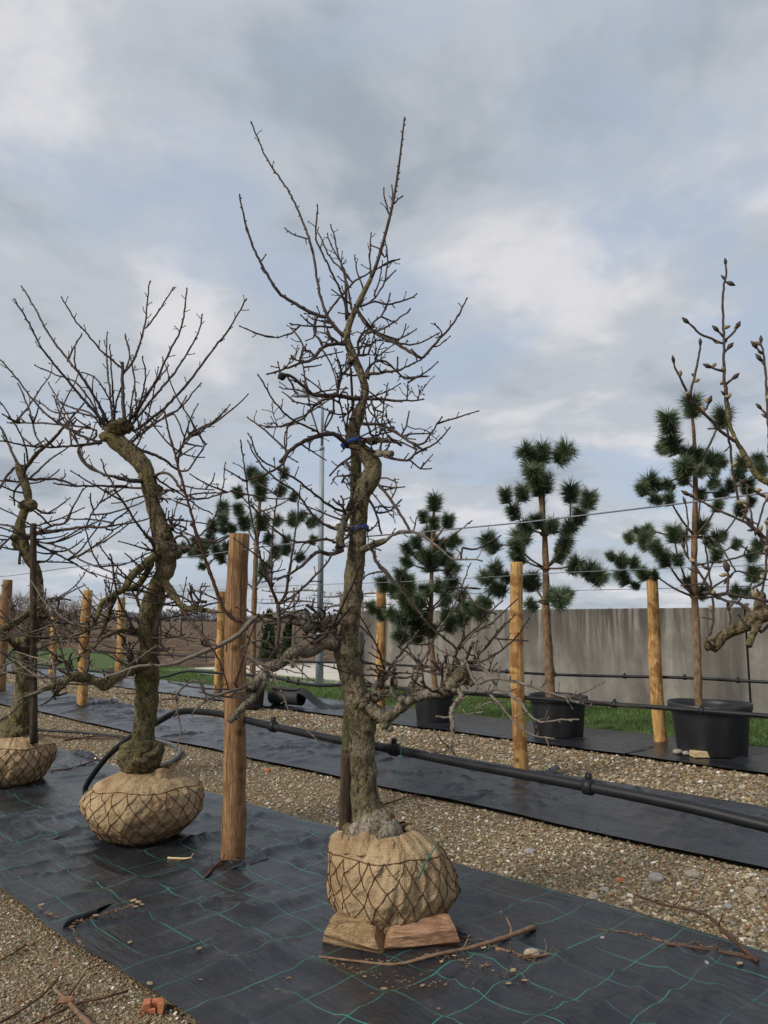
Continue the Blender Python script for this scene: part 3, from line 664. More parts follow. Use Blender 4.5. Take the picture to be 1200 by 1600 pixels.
def root_ball(tree, cx, cy, prof, bulges=(), neck=None, seed=0, rope_r=0.0022, rows=6, cols=23, tilt=(0, 0)):
    """burlap ball: lathe profile [(z, r)] with bulges (angle, z, amount, width); netting is knotted rope"""
    zs = [p[0] for p in prof]; rs = [p[1] for p in prof]
    def surf(th, z, off=0.0):
        th = np.asarray(th, float); z = np.asarray(z, float)
        r = np.interp(z, zs, rs)
        for a, bz, amt, wa, wz in bulges:
            da = (th - a + math.pi) % (2 * math.pi) - math.pi
            r = r + amt * np.exp(-(da / wa) ** 2 - ((z - bz) / wz) ** 2)
        c, s_ = np.cos(th), np.sin(th)
        n = fbm(np.stack([c * 2.2 + seed, s_ * 2.2, z * 6], 1), 3)
        top = np.clip((z - zs[-1] * 0.72) / (zs[-1] * 0.28), 0, 1)
        fold = np.sin(th * 16 + 3.5 * vnoise(np.stack([c * 2 + seed, s_ * 2, z * 3], 1))) * 0.010 * top
        crease = 1 - np.abs(fbm(np.stack([c * 3.5 + seed * 2, s_ * 3.5, z * 4.5 + th * 0.5], 1), 2)); crease = np.clip(crease - 0.7, 0, 1) * 0.03
        wr = fbm(np.stack([c * 5 + seed, s_ * 5, z * 9 + 0.8 * np.sin(th * 2)], 1) * 1.6, 3)
        r = r * (1 + 0.035 * n) + fold + crease + 0.009 * (1 - np.abs(wr)) + off
        return np.stack([cx + r * c + tilt[0] * z, cy + r * s_ + tilt[1] * z, z], 1)
    nth, nz = 180, 80
    # sample the profile by arc length so the flat underside and shoulder get rings too
    arc = np.concatenate([[0], np.cumsum(np.hypot(np.diff(zs), np.diff(rs)))]); za = np.interp(np.linspace(0, arc[-1], nz), arc, zs)
    TH, Z = np.meshgrid(np.linspace(0, 2 * math.pi, nth, endpoint=False), za)
    v = surf(TH.ravel(), Z.ravel()); v[:, 2] = np.maximum(v[:, 2], 0.004)
    idx = np.arange(nth * nz).reshape(nz, nth); nx = np.roll(idx, -1, 1)
    f = np.stack([idx[:-1].ravel(), nx[:-1].ravel(), nx[1:].ravel(), idx[1:].ravel()], 1)
    o_ = np.array(tree.root.location)
    ball = link('root_ball', np_mesh('root_ball', v - o_, f, M['burlap']), tree.root)
    # netting: two families of slanting ropes that meet in knots and sag between them, plus draw ropes
    mb = MB(); z0, z1 = zs[1] * 0.6 + 0.01, zs[-1] * 0.80
    jit = {}
    def node(i, j):
        if (i % cols, j) not in jit: jit[(i % cols, j)] = (rng.uniform(-0.24, 0.24), rng.uniform(-0.24, 0.24))
        a, b = jit[(i % cols, j)]
        return (2 * math.pi * (i + a + 0.5 * (j % 2)) / cols, z0 + (z1 - z0) * (j + b * (0 < j < rows)) / rows)
    for j in range(rows):
        for i in range(cols):
            a = node(i, j)
            for i2 in ((i, i + 1) if j % 2 else (i - 1, i)):
                b = node(i2, j + 1); tb = b[0]
                while tb - a[0] > math.pi: tb -= 2 * math.pi
                while tb - a[0] < -math.pi: tb += 2 * math.pi
                t = np.linspace(0, 1, 6); sag = np.sin(t * math.pi) * 0.006
                q = surf(a[0] + (tb - a[0]) * t, a[1] + (b[1] - a[1]) * t - sag, 0.0022)
                mb.tube([Vector(x) for x in q], rope_r, 5, 0, cap=False)
            c = Vector(surf(np.array([a[0]]), np.array([a[1]]), 0.003)[0]); mb.blob(c, rope_r * 1.9, 0, 6, 4, 0.2, 40)
    th = np.linspace(0, 2 * math.pi, 90); q = surf(th, np.full(90, z1) + 0.008 * np.sin(th * 5 + seed), 0.003); mb.tube([Vector(x) for x in q], rope_r * 1.15, 5, 0, cap=False)
    net = MB(); net.v, net.f, net.m = mb.v, mb.f, mb.m
    net.build('netting', M['rope'], ball)
    # bunched burlap collar round the trunk foot
    if neck:
        nx_, ny_, nzv, nrad, nh = neck
        nt_ = 64; rings = 9; vv = []
        for k in range(rings):
            t = k / (rings - 1)
            for i in range(nt_):
                a = 2 * math.pi * i / nt_
                rr_ = nrad * (1.55 - 0.62 * t + 0.22 * t * t) + 0.016 * math.sin(a * 9 + seed + 2 * math.sin(a * 2)) * (0.5 + t) + 0.014 * math.sin(a * 17 + seed * 3)
                zz = nzv - 0.05 + nh * t + 0.022 * t * math.sin(a * 3 + seed) + 0.013 * t * math.sin(a * 7 + 2 * seed)
                vv.append((nx_ + rr_ * math.cos(a), ny_ + rr_ * math.sin(a), zz))
        ff = [(k * nt_ + i, k * nt_ + (i + 1) % nt_, (k + 1) * nt_ + (i + 1) % nt_, (k + 1) * nt_ + i) for k in range(rings - 1) for i in range(nt_)]
        cm = MB(); cm.add(vv, ff); col_ = cm.build('burlap_collar', M['burlap'], tree.root)
        sm_ = col_.modifiers.new('thick', 'SOLIDIFY'); sm_.thickness = 0.006
    return surf

# ---- tree 1: the tall crooked one on two split logs
Y1 = 4.0
b1 = P(606, 1480, Y1); b1 = Vector((0.02, Y1, 0.012))
t1 = FruitTree(b1, 'tall crooked bare fruit tree with thick low limbs, root ball propped on two split logs', Y1, M['bark1'])
t1.trunk([(592, 1345, 84), (588, 1312, 76), (578, 1280, 56), (571, 1255, 45), (568, 1215, 40), (566, 1170, 39), (565, 1125, 41), (558, 1090, 38), (550, 1062, 37), (543, 1035, 36), (541, 1012, 35),
          (546, 985, 31), (549, 950, 29), (552, 915, 28), (556, 870, 27), (560, 830, 25), (563, 795, 25), (565, 772, 27), (575, 752, 30), (584, 735, 28), (577, 716, 26), (563, 703, 25), (552, 690, 24), (552, 674, 21), (559, 650, 19),
          (568, 625, 14), (570, 604, 12), (563, 583, 12), (555, 563, 12), (545, 540, 12), (542, 525, 12), (547, 503, 10), (558, 478, 9), (568, 458, 8), (585, 422, 6), (599, 377, 5), (613, 321, 4.2), (623, 261, 3.6), (632, 183, 2.4)],
         knobs=[(560, 700, 26, -0.01), (572, 757, 26, 0.0), (541, 1022, 40, -0.01), (556, 1098, 30, -0.03), (568, 1100, 32, -0.03), (552, 562, 17, 0), (585, 1290, 62, -0.02), (610, 1310, 44, -0.03), (560, 1305, 46, -0.02), (555, 690, 26, -0.01)],
         noise=0.13)
TB = t1.branch
# crown
TB('c3', [(580, 1060), (530, 1010), (490, 960), (470, 955), (400, 930), (300, 870), (260, 830), (200, 730), (150, 620), (120, 520), (98, 420)], 7, 2.4, -0.15)
TB('c3', [(490, 960), (455, 850), (430, 700), (412, 620), (380, 530), (330, 420), (280, 340), (215, 245), (175, 150), (150, 90)], 4.6, 2.2, 0.25)
TB('c3', [(490, 950), (530, 890), (600, 810), (660, 770), (740, 730), (805, 700)], 4, 2, 0.1)
TB('c3', [(580, 940), (560, 870), (520, 780), (470, 680), (440, 610), (440, 540), (447, 465)], 4, 2.2, -0.2)
TB('c3', [(410, 610), (350, 595), (305, 565)], 3, 2)
TB('c3', [(600, 930), (580, 820), (545, 700), (525, 620), (507, 550)], 4, 2.2, 0.2)
TB('c3', [(600, 800), (540, 730), (500, 690), (455, 590)], 3.2, 2)
TB('c3', [(570, 760), (520, 660), (490, 595)], 3, 2)
TB('c3', [(575, 960), (575, 880), (570, 790)], 6, 4, 0.1)
TB('c3', [(625, 930), (670, 1000), (740, 1050), (800, 1080), (870, 1120), (910, 1140), (960, 1090), (1040, 1000), (1080, 940), (1108, 880)], 6.5, 2.4, -0.35, sysn=3)
TB('c3', [(640, 910), (700, 890), (760, 900), (830, 885), (885, 860)], 4, 2.2)
TB('c3', [(680, 1030), (740, 1010), (800, 970), (858, 930)], 3.6, 2.2)
TB('c3', [(660, 1030), (700, 980), (740, 940), (770, 860)], 3.6, 2.2)
TB('c3', [(680, 1020), (740, 1040), (800, 1070), (880, 1080), (980, 1035)], 4, 2.2)
TB('c3', [(800, 1075), (825, 1040), (840, 1000)], 3, 2)
TB('c3', [(680, 890), (705, 870), (745, 800), (758, 700), (750, 620)], 3.2, 2)
TB('c3', [(690, 780), (678, 700), (685, 590)], 3.2, 2)
TB('c3', [(765, 500), (750, 440), (740, 390)], 3, 2)
TB('c3', [(780, 450), (780, 375)], 2.6, 2); TB('c3', [(790, 450), (820, 420)], 2.6, 2); TB('c3', [(720, 740), (760, 715), (800, 700)], 3, 2); TB('c3', [(745, 690), (720, 650), (690, 640)], 3, 2)
TB('c3', [(650, 830), (620, 740), (612, 685)], 3.2, 2); TB('c3', [(700, 860), (720, 800), (730, 745)], 3, 2); TB('c3', [(745, 800), (790, 755)], 3, 2)
TB('c3', [(530, 1005), (440, 1000), (330, 990)], 4, 2.2); TB('c3', [(365, 1000), (330, 1030), (250, 1050), (165, 1030)], 3.4, 2, 0.12)
TB('c3', [(500, 985), (450, 975), (410, 960)], 3, 2); TB('c3', [(440, 1000), (430, 1050), (400, 1060)], 3, 2)
# middle, left
TB('d1', [(480, 390), (400, 390), (340, 410), (300, 450), (270, 490), (190, 510), (100, 545), (0, 575)], 7, 2.6, -0.2, sysn=5)
TB('d1', [(260, 440), (235, 435), (190, 350), (145, 295)], 3.6, 2.2)
TB('d1', [(440, 390), (400, 350), (370, 335)], 4, 2.5, sysn=1); TB('d1', [(340, 430), (380, 500), (410, 580), (425, 650)], 3, 2)
TB('d1', [(585, 735), (500, 725), (420, 710), (350, 715), (270, 700), (200, 640), (110, 580), (70, 600)], 8.4, 4.0, -0.3, sysn=4)
TB('d1', [(420, 715), (330, 745), (270, 790), (220, 850), (150, 885), (60, 910), (0, 912)], 5, 2.2, 0.1, sysn=2)
TB('d1', [(430, 700), (440, 640), (460, 580), (500, 540), (530, 505)], 5, 4, 0.1, sysn=4)
TB('d1', [(270, 705), (180, 680), (75, 665)], 3.4, 2); TB('d1', [(250, 690), (230, 620), (205, 490)], 3.2, 2); TB('d1', [(330, 760), (250, 770), (160, 750)], 3.4, 2.2)
TB('d1', [(405, 720), (400, 820), (370, 890), (350, 920)], 3.6, 2.4); TB('d1', [(440, 740), (465, 850), (485, 930)], 3.2, 2.2); TB('d1', [(490, 830), (440, 830), (390, 825)], 3, 2)
TB('d1', [(478, 1010), (430, 962), (370, 950), (290, 970), (200, 1010), (130, 1060), (80, 1120)], 8.4, 5.5, -0.3)
TB('c4', [(255, 530), (235, 580), (190, 615), (130, 640), (60, 660)], 5, 2.4, -0.2)
TB('c4', [(390, 440), (280, 390), (200, 310), (130, 195)], 4, 2.2, -0.3)
TB('c4', [(245, 520), (160, 440), (80, 380)], 3.6, 2.2); TB('c4', [(280, 395), (210, 420), (140, 415)], 3, 2); TB('c4', [(250, 535), (240, 470), (258, 420)], 3, 2); TB('c4', [(390, 440), (360, 340), (330, 220)], 3, 2, 0.1)
TB('c4', [(430, 460), (420, 430), (440, 360)], 3.2, 2); TB('c4', [(360, 470), (350, 520)], 3.2, 2.6)
TB('c4', [(520, 795), (480, 790), (400, 740), (300, 660), (200, 600), (130, 560), (85, 455)], 5, 2.2, -0.35)
TB('c4', [(520, 880), (480, 878), (410, 850), (350, 790), (290, 710), (200, 650), (130, 580), (80, 490)], 5, 2.2, -0.2)
TB('c4', [(520, 800), (510, 840), (490, 900), (495, 960)], 12, 13, -0.05, knob=0.3, sysn=6)
TB('c4', [(500, 970), (440, 990), (400, 975), (360, 1000), (320, 1040), (260, 1080), (200, 1100)], 8, 3, -0.3)
TB('c4', [(480, 940), (430, 920), (350, 930), (280, 930), (200, 880), (130, 810), (90, 760)], 4.2, 2.2, -0.25)
TB('c4', [(530, 560), (480, 595), (450, 630)], 4.4, 3, sysn=2); TB('c4', [(545, 630), (510, 640), (500, 660)], 5, 4, sysn=2)
# middle, right
TB('d1', [(600, 890), (660, 890), (740, 910), (820, 960), (900, 1010), (960, 1015), (1020, 940), (1075, 855)], 6, 2.3, -0.3, sysn=5)
TB('d1', [(590, 1000), (640, 990), (720, 990), (780, 1000), (830, 1025)], 10, 4, -0.1, knob=0.25, sysn=5)
TB('d1', [(640, 1075), (700, 1075), (770, 1075)], 10, 9, -0.15, knob=0.3, sysn=4)
TB('c4', [(690, 550), (720, 560), (790, 570), (840, 530), (920, 490), (975, 430)], 5, 2.2); TB('c4', [(800, 570), (850, 605), (890, 605)], 3, 2)
TB('d1', [(620, 735), (700, 735), (790, 745), (860, 745), (955, 738)], 6, 2.2, sysn=2); TB('d1', [(865, 742), (870, 630)], 2.8, 2); TB('d1', [(640, 760), (660, 800), (700, 815)], 4, 2.6, sysn=1)
TB('d1', [(605, 580), (680, 575), (760, 560), (820, 550), (900, 510), (940, 490)], 6, 2.2, sysn=1); TB('d1', [(800, 565), (850, 605), (920, 600), (990, 590)], 3.2, 2)
TB('d1', [(620, 570), (640, 520), (700, 490), (760, 520), (795, 555), (805, 485)], 4.6, 2.6, sysn=2); TB('d1', [(600, 585), (630, 600)], 9, 7, knob=0.4)
TB('d1', [(560, 460), (620, 455), (640, 400), (660, 370)], 4.6, 3, sysn=3); TB('d1', [(560, 440), (560, 380), (590, 320), (650, 280)], 4.6, 3, sysn=4); TB('d1', [(660, 480), (720, 440), (770, 400)], 3, 2)
TB('d1', [(705, 895), (720, 760), (745, 640)], 2.6, 1.8, 0.15); TB('d1', [(620, 900), (650, 970), (700, 950), (770, 940)], 4, 2.4, sysn=3); TB('d1', [(830, 960), (860, 900), (875, 825)], 3.6, 2.2, sysn=1); TB('d1', [(840, 965), (920, 950), (990, 950)], 3.2, 2); TB('d1', [(900, 1010), (920, 1050), (900, 1090)], 3.4, 2.2)
# right arm and hanging wood
TB('c4', [(650, 665), (700, 720), (740, 780), (790, 860), (800, 885)], 5, 4.4, -0.15)
TB('c4', [(590, 965), (640, 945), (690, 930)], 13, 9, -0.15, knob=0.3)
TB('c4', [(690, 930), (720, 905), (780, 885), (850, 900), (920, 950), (990, 1010), (1030, 1010), (1115, 1015)], 6, 2.4, -0.15, mat='shoot')
TB('c4', [(925, 950), (1000, 900), (1070, 845)], 3.4, 2); TB('c4', [(1030, 1010), (1035, 960), (1100, 965), (1200, 910)], 4, 2); TB('c4', [(820, 880), (830, 830), (850, 800)], 2.6, 2)
TB('c4', [(640, 985), (650, 1020), (700, 1070), (740, 1120)], 6, 3.4, -0.1); TB('c4', [(690, 1065), (620, 1075), (580, 1120), (590, 1180)], 3.4, 2.2)
TB('c4', [(615, 740), (650, 800), (670, 890)], 4.6, 3, sysn=2, mat='shoot'); TB('c4', [(650, 800), (700, 800), (760, 750)], 3.4, 2.2, sysn=1); TB('c4', [(620, 700), (670, 760), (720, 820)], 3, 2); TB('c4', [(690, 700), (740, 690), (770, 690)], 3, 2); TB('c4', [(720, 740), (740, 690), (735, 660)], 3, 2); TB('c4', [(660, 650), (700, 650), (740, 665)], 3, 2)
# lower right limb, nearly level, with a mass of knots
TB('e7', [(300, 610), (350, 650), (400, 695), (450, 742), (490, 745), (560, 690), (640, 620), (720, 590), (800, 572), (890, 560), (930, 530)], 22, 17, -0.35, wmid=17, knob=0.04, free=True)
TB('e7', [(465, 750), (470, 790), (478, 815)], 21, 17, 0.0, knob=0.5)
TB('e7', [(620, 640), (600, 600), (570, 620)], 15, 13, -0.02, knob=0.5)
TB('e7', [(890, 560), (930, 480), (950, 400), (960, 370)], 24, 17, -0.02, knob=0.7, sysn=6)
TB('e7', [(930, 520), (1000, 470), (1060, 470), (1110, 500)], 26, 15, -0.04, knob=0.7, sysn=5)
TB('e7', [(1000, 450), (1020, 420), (1040, 400)], 22, 18, -0.05, knob=0.7)
TB('e7', [(340, 620), (390, 600), (440, 580)], 20, 14, -0.05, knob=0.6, sysn=3)
TB('e7', [(375, 600), (395, 520), (440, 480), (480, 445)], 14, 9, 0.08, knob=0.15, sysn=4)
TB('e7', [(640, 600), (650, 540), (680, 480), (700, 420)], 11, 9, 0.1, knob=0.2); TB('e7', [(700, 420), (720, 360), (770, 280), (800, 190)], 5.5, 2.6, 0.1, mat='shoot'); TB('e7', [(720, 370), (650, 290), (570, 240)], 3.2, 2); TB('e7', [(730, 430), (780, 300), (830, 170), (930, 0)], 3, 2)
TB('e7', [(680, 560), (730, 530), (770, 540)], 13, 11, -0.02)
TB('e7', [(530, 580), (520, 500), (515, 440)], 9, 6, -0.03, sysn=3)
TB('e7', [(475, 430), (430, 280), (360, 130), (280, 0)], 4, 2, -0.2); TB('e7', [(490, 415), (560, 310), (640, 210), (700, 130)], 4.2, 2.4, -0.1); TB('e7', [(440, 450), (375, 385)], 3.2, 2.2); TB('e7', [(470, 455), (370, 440), (240, 430), (100, 385), (0, 360)], 3, 1.8, -0.3); TB('e7', [(500, 430), (560, 425), (680, 425)], 3, 2); TB('e7', [(400, 510), (330, 490), (310, 510)], 3, 2); TB('e7', [(350, 350), (290, 320), (320, 200)], 2.6, 1.8, free=True)
TB('e7', [(985, 520), (1020, 590), (980, 640), (950, 700), (955, 800), (950, 940)], 9, 4, -0.12, wmid=8, knob=0.12, mat='shoot'); TB('e7', [(950, 935), (900, 990), (810, 995)], 4, 2.4, mat='shoot'); TB('e7', [(930, 960), (870, 900), (835, 850)], 3.6, 2.2, mat='shoot'); TB('e7', [(955, 930), (950, 980), (975, 1010)], 4, 3, mat='shoot'); TB('e7', [(950, 740), (900, 745), (860, 738)], 4, 2.4, mat='shoot')
TB('e6', [(270, 380), (330, 290), (440, 190), (540, 80), (610, 0)], 4.2, 2.2, -0.25); TB('e6', [(290, 372), (380, 260), (470, 200), (550, 175)], 3, 1.8, 0.2)
TB('e6', [(400, 490), (440, 420), (520, 330), (620, 210), (715, 110)], 3.6, 2.2, -0.2); TB('e6', [(360, 465), (480, 460), (570, 410), (680, 330), (770, 230), (830, 140)], 4, 2.2, -0.35)
TB('e6', [(270, 370), (340, 470), (390, 590), (450, 660), (540, 740), (610, 810), (700, 920), (780, 990), (860, 1045), (1015, 1070)], 6, 2.2, -0.4, mat='shoot')
TB('e6', [(440, 645), (520, 605), (610, 605), (720, 625), (850, 660), (1000, 715), (1100, 745), (1200, 785)], 5.5, 3.6, -0.3, mat='shoot'); TB('c8', [(190, 795), (300, 835), (420, 870)], 3.6, 2, mat='shoot'); TB('c8', [(320, 825), (400, 795), (460, 760)], 3, 2, mat='shoot')
TB('e6', [(560, 680), (640, 700), (720, 760), (780, 800), (820, 870), (900, 930), (960, 940), (1060, 925), (1200, 920)], 5, 2.6, -0.35, mat='shoot'); TB('e6', [(610, 810), (520, 790), (420, 840)], 3, 2, mat='shoot'); TB('e6', [(880, 925), (890, 965)], 3, 2.4, mat='shoot'); TB('e6', [(480, 860), (340, 880), (310, 840)], 3, 2, mat='shoot', free=True)
TB('e6', [(390, 505), (440, 500), (500, 550), (550, 600), (570, 660)], 7, 4, -0.1, mat='shoot', sysn=3); TB('e6', [(520, 540), (535, 490), (560, 430)], 3, 2)
TB('e6', [(290, 390), (200, 310), (100, 230), (0, 130)], 4, 3, -0.05); TB('b4', [(460, 850), (400, 780), (340, 700), (270, 630), (220, 570), (180, 525), (165, 480)], 3.4, 3.2, 0.05)
TB('b4', [(540, 960), (600, 870), (650, 780), (690, 680), (740, 545)], 2.8, 1.8, 0.1); TB('b4', [(690, 680), (740, 680), (790, 685)], 2.6, 2)
TB('b4', [(900, 840), (780, 780), (700, 680), (640, 600)], 3, 2.2, free=True)
# lower left limb
TB('d7', [(850, 830), (750, 790), (680, 800), (600, 840), (520, 855), (450, 855), (380, 900), (310, 960), (240, 990), (180, 1040), (130, 1100), (60, 1190)], 24, 13, -0.35, wmid=18, knob=0.03, free=True)
TB('x3', [(610, 450), (590, 500), (550, 550), (500, 600), (450, 650)], 14, 10, -0.08, knob=0.05)
TB('d7', [(800, 800), (740, 720), (700, 640), (660, 600)], 24, 18, -0.05, knob=0.3, sysn=5)
TB('d7', [(740, 690), (640, 640), (560, 650), (520, 690)], 20, 12, -0.04, knob=0.4, sysn=5)
TB('d7', [(700, 660), (620, 640), (520, 622), (420, 610), (330, 590), (200, 590), (100, 590), (50, 610), (0, 660)], 10, 8.6, -0.05, mat='shoot', sysn=2)
TB('d2', [(1200, 540), (1160, 580), (1100, 640), (1000, 700), (880, 750), (780, 790), (700, 820), (600, 825), (510, 828), (400, 866), (280, 906)], 8.4, 3.5, -0.2, mat='shoot', slen=(0.02, 0.05))
TB('d7', [(290, 860), (300, 700), (310, 560), (300, 460)], 8, 6, 0.02, sysn=2)
TB('d7', [(290, 450), (240, 330), (180, 180), (140, 20)], 5, 3.6, -0.12); TB('c4', [(160, 1110), (100, 850), (70, 650), (48, 490)], 3.6, 2.2, -0.1)
TB('d7', [(290, 450), (230, 280), (215, 100), (240, 0)], 4.4, 3.6, 0.1); TB('c4', [(183, 1143), (188, 900), (215, 700), (240, 580), (255, 430)], 3.8, 2.2, 0.1)
TB('d7', [(310, 450), (360, 380), (390, 200), (420, 0)], 4.4, 3.4, -0.05); TB('c4', [(255, 1130), (290, 900), (312, 690)], 3.6, 2)
TB('d7', [(590, 810), (680, 740), (750, 650), (830, 500), (900, 350), (950, 240), (1000, 100)], 6.5, 3.4, -0.25)
TB('d7', [(320, 450), (440, 380), (530, 300), (620, 210), (700, 120), (760, 40)], 4.2, 3, -0.1); TB('d7', [(320, 510), (420, 480), (460, 440), (480, 360)], 3.6, 2.4); TB('d7', [(310, 480), (430, 550), (560, 590)], 3, 2)
TB('d7', [(270, 850), (200, 780), (100, 770), (0, 820)], 4, 2.4, -0.2, mat='shoot'); TB('d7', [(250, 880), (120, 820), (20, 720)], 3, 2); TB('d7', [(240, 900), (180, 950), (100, 920)], 3, 2.2)
TB('d7', [(0, 880), (140, 960), (210, 1010), (270, 1090), (320, 1190)], 3.6, 3, -0.05, mat='shoot', free=True); TB('x3', [(640, 430), (690, 520), (720, 610), (780, 670), (850, 735)], 3.4, 2, -0.05, mat='shoot'); TB('x3', [(725, 620), (690, 660)], 2.6, 2, mat='shoot'); TB('x3', [(850, 735), (910, 745)], 2.4, 1.8)
TB('d7', [(160, 980), (300, 1000), (490, 1050)], 3, 1.8); TB('d7', [(290, 960), (380, 940), (450, 980), (500, 1040), (560, 1090), (610, 1120)], 3.4, 2, mat='shoot'); TB('d7', [(500, 1030), (510, 980), (550, 985)], 2.6, 2)
TB('x3', [(560, 480), (470, 510), (380, 540), (330, 570), (290, 610)], 6.5, 3.2, -0.12, mat='shoot', sysn=2); TB('x3', [(380, 537), (340, 520), (320, 470), (290, 465), (250, 490), (215, 530)], 4.2, 3, -0.08, mat='shoot'); TB('x3', [(215, 530), (220, 600), (235, 700), (215, 770)], 3.4, 2.4, -0.02, mat='shoot', spurs=0.4); TB('x3', [(225, 550), (160, 550)], 2.8, 2)
TB('d2', [(1150, 580), (1040, 530), (990, 450), (950, 330), (900, 190), (850, 50), (830, 0)], 6.5, 5, -0.1, mat='stick_dark', spurs=0.6); TB('d8', [(740, 1290), (690, 1100), (640, 970), (590, 800), (550, 660), (500, 480), (460, 320), (420, 180), (390, 30)], 5, 3, -0.1, mat='stick_dark', spurs=0.6)
TB('x3', [(480, 480), (520, 350), (570, 200)], 4, 2.4, -0.1, mat='stick_dark'); TB('x3', [(440, 480), (400, 360), (340, 290)], 3, 2, -0.1, mat='stick_dark')
t1.filler(34, 470, 720, (0.08, 0.26), (-0.3, 0.7)); t1.filler(26, 960, 1090, (0.10, 0.34), (-0.2, 0.9), w=(3, 2)); t1.filler(12, 720, 940, (0.08, 0.25))
root_ball(t1, 0.03, Y1 + 0.02, [(0.004, 0.10), (0.012, 0.17), (0.06, 0.235), (0.13, 0.275), (0.20, 0.29), (0.28, 0.283), (0.35, 0.262), (0.40, 0.235), (0.45, 0.17), (0.47, 0.12)],
          bulges=[(0.05, 0.20, 0.045, 0.7, 0.09), (math.pi, 0.36, 0.035, 0.9, 0.10), (2.7, 0.42, 0.05, 0.6, 0.06), (-0.3, 0.42, -0.03, 0.7, 0.06)], neck=(-0.025, Y1 + 0.0, 0.450, 0.14, 0.062), seed=1.3)
M['flare'] = mat_bark('pale_root_flare_bark', (0.30, 0.25, 0.18), (0.05, 0.04, 0.03), (0.42, 0.37, 0.29), (0.16, 0.16, 0.05), 0.25)
fm = MB()
for kx, ky, kw, kd in ((584, 1294, 50, -0.05), (603, 1300, 40, -0.07), (566, 1300, 40, -0.04), (612, 1312, 30, -0.03), (590, 1318, 52, -0.06), (575, 1278, 34, -0.02)):
    c = P(kx, ky, Y1 + kd); fm.blob(c, W(kw, c) / 2, 0, 20, 14, 0.34, 14.0, (1, 1, 1.05))
fm.build('root_flare', M['flare'], t1.root)

# ---- tree 2: mossy, leaning, with a mop of upright shoots
Y2 = 5.55
b2 = Vector((P(222, 1320, Y2).x, Y2, 0.012))
t2 = FruitTree(b2, 'mossy leaning fruit tree crowned with a mop of long bare shoots', Y2, M['bark2'], rmin=0.0032)
t2.trunk([(222, 1225, 40), (221, 1208, 44), (220, 1196, 60), (220, 1180, 64), (221, 1168, 56), (223, 1156, 34), (225, 1140, 33), (229, 1112, 33), (229, 1060, 36), (231, 1030, 31), (233, 1007, 28), (234, 955, 30), (246, 920, 26), (260, 880, 29), (257, 848, 30), (248, 815, 25), (239, 790, 23),
          (236, 765, 25), (229, 739, 25), (212, 715, 25), (196, 700, 26), (182, 688, 27), (170, 678, 22)],
         knobs=[(206, 1186, 40, -0.04), (238, 1176, 40, -0.05), (220, 1190, 40, -0.09), (226, 1170, 28, -0.08), (180, 670, 34, 0), (170, 682, 26, 0), (190, 665, 24, 0), (198, 668, 22, 0.02), (268, 866, 30, 0.02), (258, 835, 26, -0.03), (238, 1050, 24, -0.05), (240, 765, 26, 0.02), (205, 700, 18, 0.05)], noise=0.14)
T2 = t2.branch
for k, (pts, w0, w1, dd) in enumerate([
    ([(480, 745), (380, 560), (230, 370), (160, 240), (97, 135)], 5, 2.2, 0.3), ([(480, 765), (340, 600), (200, 430), (130, 300), (65, 195)], 5, 2.2, -0.4), ([(440, 830), (300, 770), (180, 680), (70, 540), (5, 465)], 4.6, 2.2, 0.1),
    ([(430, 780), (300, 755), (150, 745), (35, 745)], 3.6, 2, 0.4), ([(555, 740), (548, 600), (548, 480)], 6.5, 5, 0.05), ([(545, 500), (470, 440), (380, 340), (330, 280), (278, 190)], 3.6, 2.2, -0.2),
    ([(550, 525), (600, 460), (640, 340), (655, 240), (668, 118)], 4, 2.2, 0.2), ([(650, 320), (700, 260), (770, 145)], 3, 2, -0.1), ([(500, 735), (490, 600), (478, 470), (478, 345)], 4, 2, 0.5), ([(510, 735), (500, 560), (490, 400)], 3.4, 2, -0.5),
    ([(570, 750), (640, 650), (700, 550), (760, 420), (810, 320), (835, 150)], 4.6, 2.2, -0.3), ([(580, 760), (680, 640), (780, 520), (850, 410), (890, 330), (900, 265)], 4.6, 2.2, 0.3), ([(600, 780), (720, 690), (800, 610), (860, 540), (940, 430), (1020, 330), (1097, 197)], 5, 2.2, -0.2),
    ([(590, 830), (700, 740), (800, 680), (870, 600), (897, 568)], 4, 2.2, 0.4), ([(450, 835), (300, 850), (150, 850), (40, 830)], 4.4, 2.4, -0.5), ([(560, 510), (580, 440), (557, 355)], 3, 2, 0.1), ([(485, 750), (430, 640), (340, 500), (335, 415)], 3.6, 2, -0.4),
    ([(575, 750), (590, 640), (600, 560), (575, 420), (560, 360)], 3.4, 2, 0.4), ([(460, 770), (400, 700), (280, 660), (215, 565)], 3.6, 2, 0.5), ([(600, 720), (640, 600), (650, 520), (635, 450)], 3.2, 2, -0.5), ([(470, 770), (400, 640), (330, 560), (250, 530), (160, 490)], 3.6, 2.2, -0.1),
    ([(300, 470), (330, 410), (365, 350)], 3, 2, 0.1), ([(455, 725), (350, 700), (250, 700), (160, 640)], 3.4, 2, 0.2), ([(620, 650), (700, 560), (750, 490)], 3, 2, 0.3), ([(520, 700), (440, 560), (370, 520)], 3, 2, -0.2), ([(700, 740), (790, 690), (830, 630)], 3, 2, 0.1),
    ([(560, 850), (640, 770), (720, 760)], 3.2, 2, -0.3), ([(430, 830), (350, 860), (380, 930), (450, 970), (560, 1000), (600, 1000)], 4, 3.4, -0.1), ([(510, 730), (520, 650), (540, 590)], 3.4, 2.4, -0.3)]):
    T2('c1', pts, w0, w1, dd, spurs=0.9)
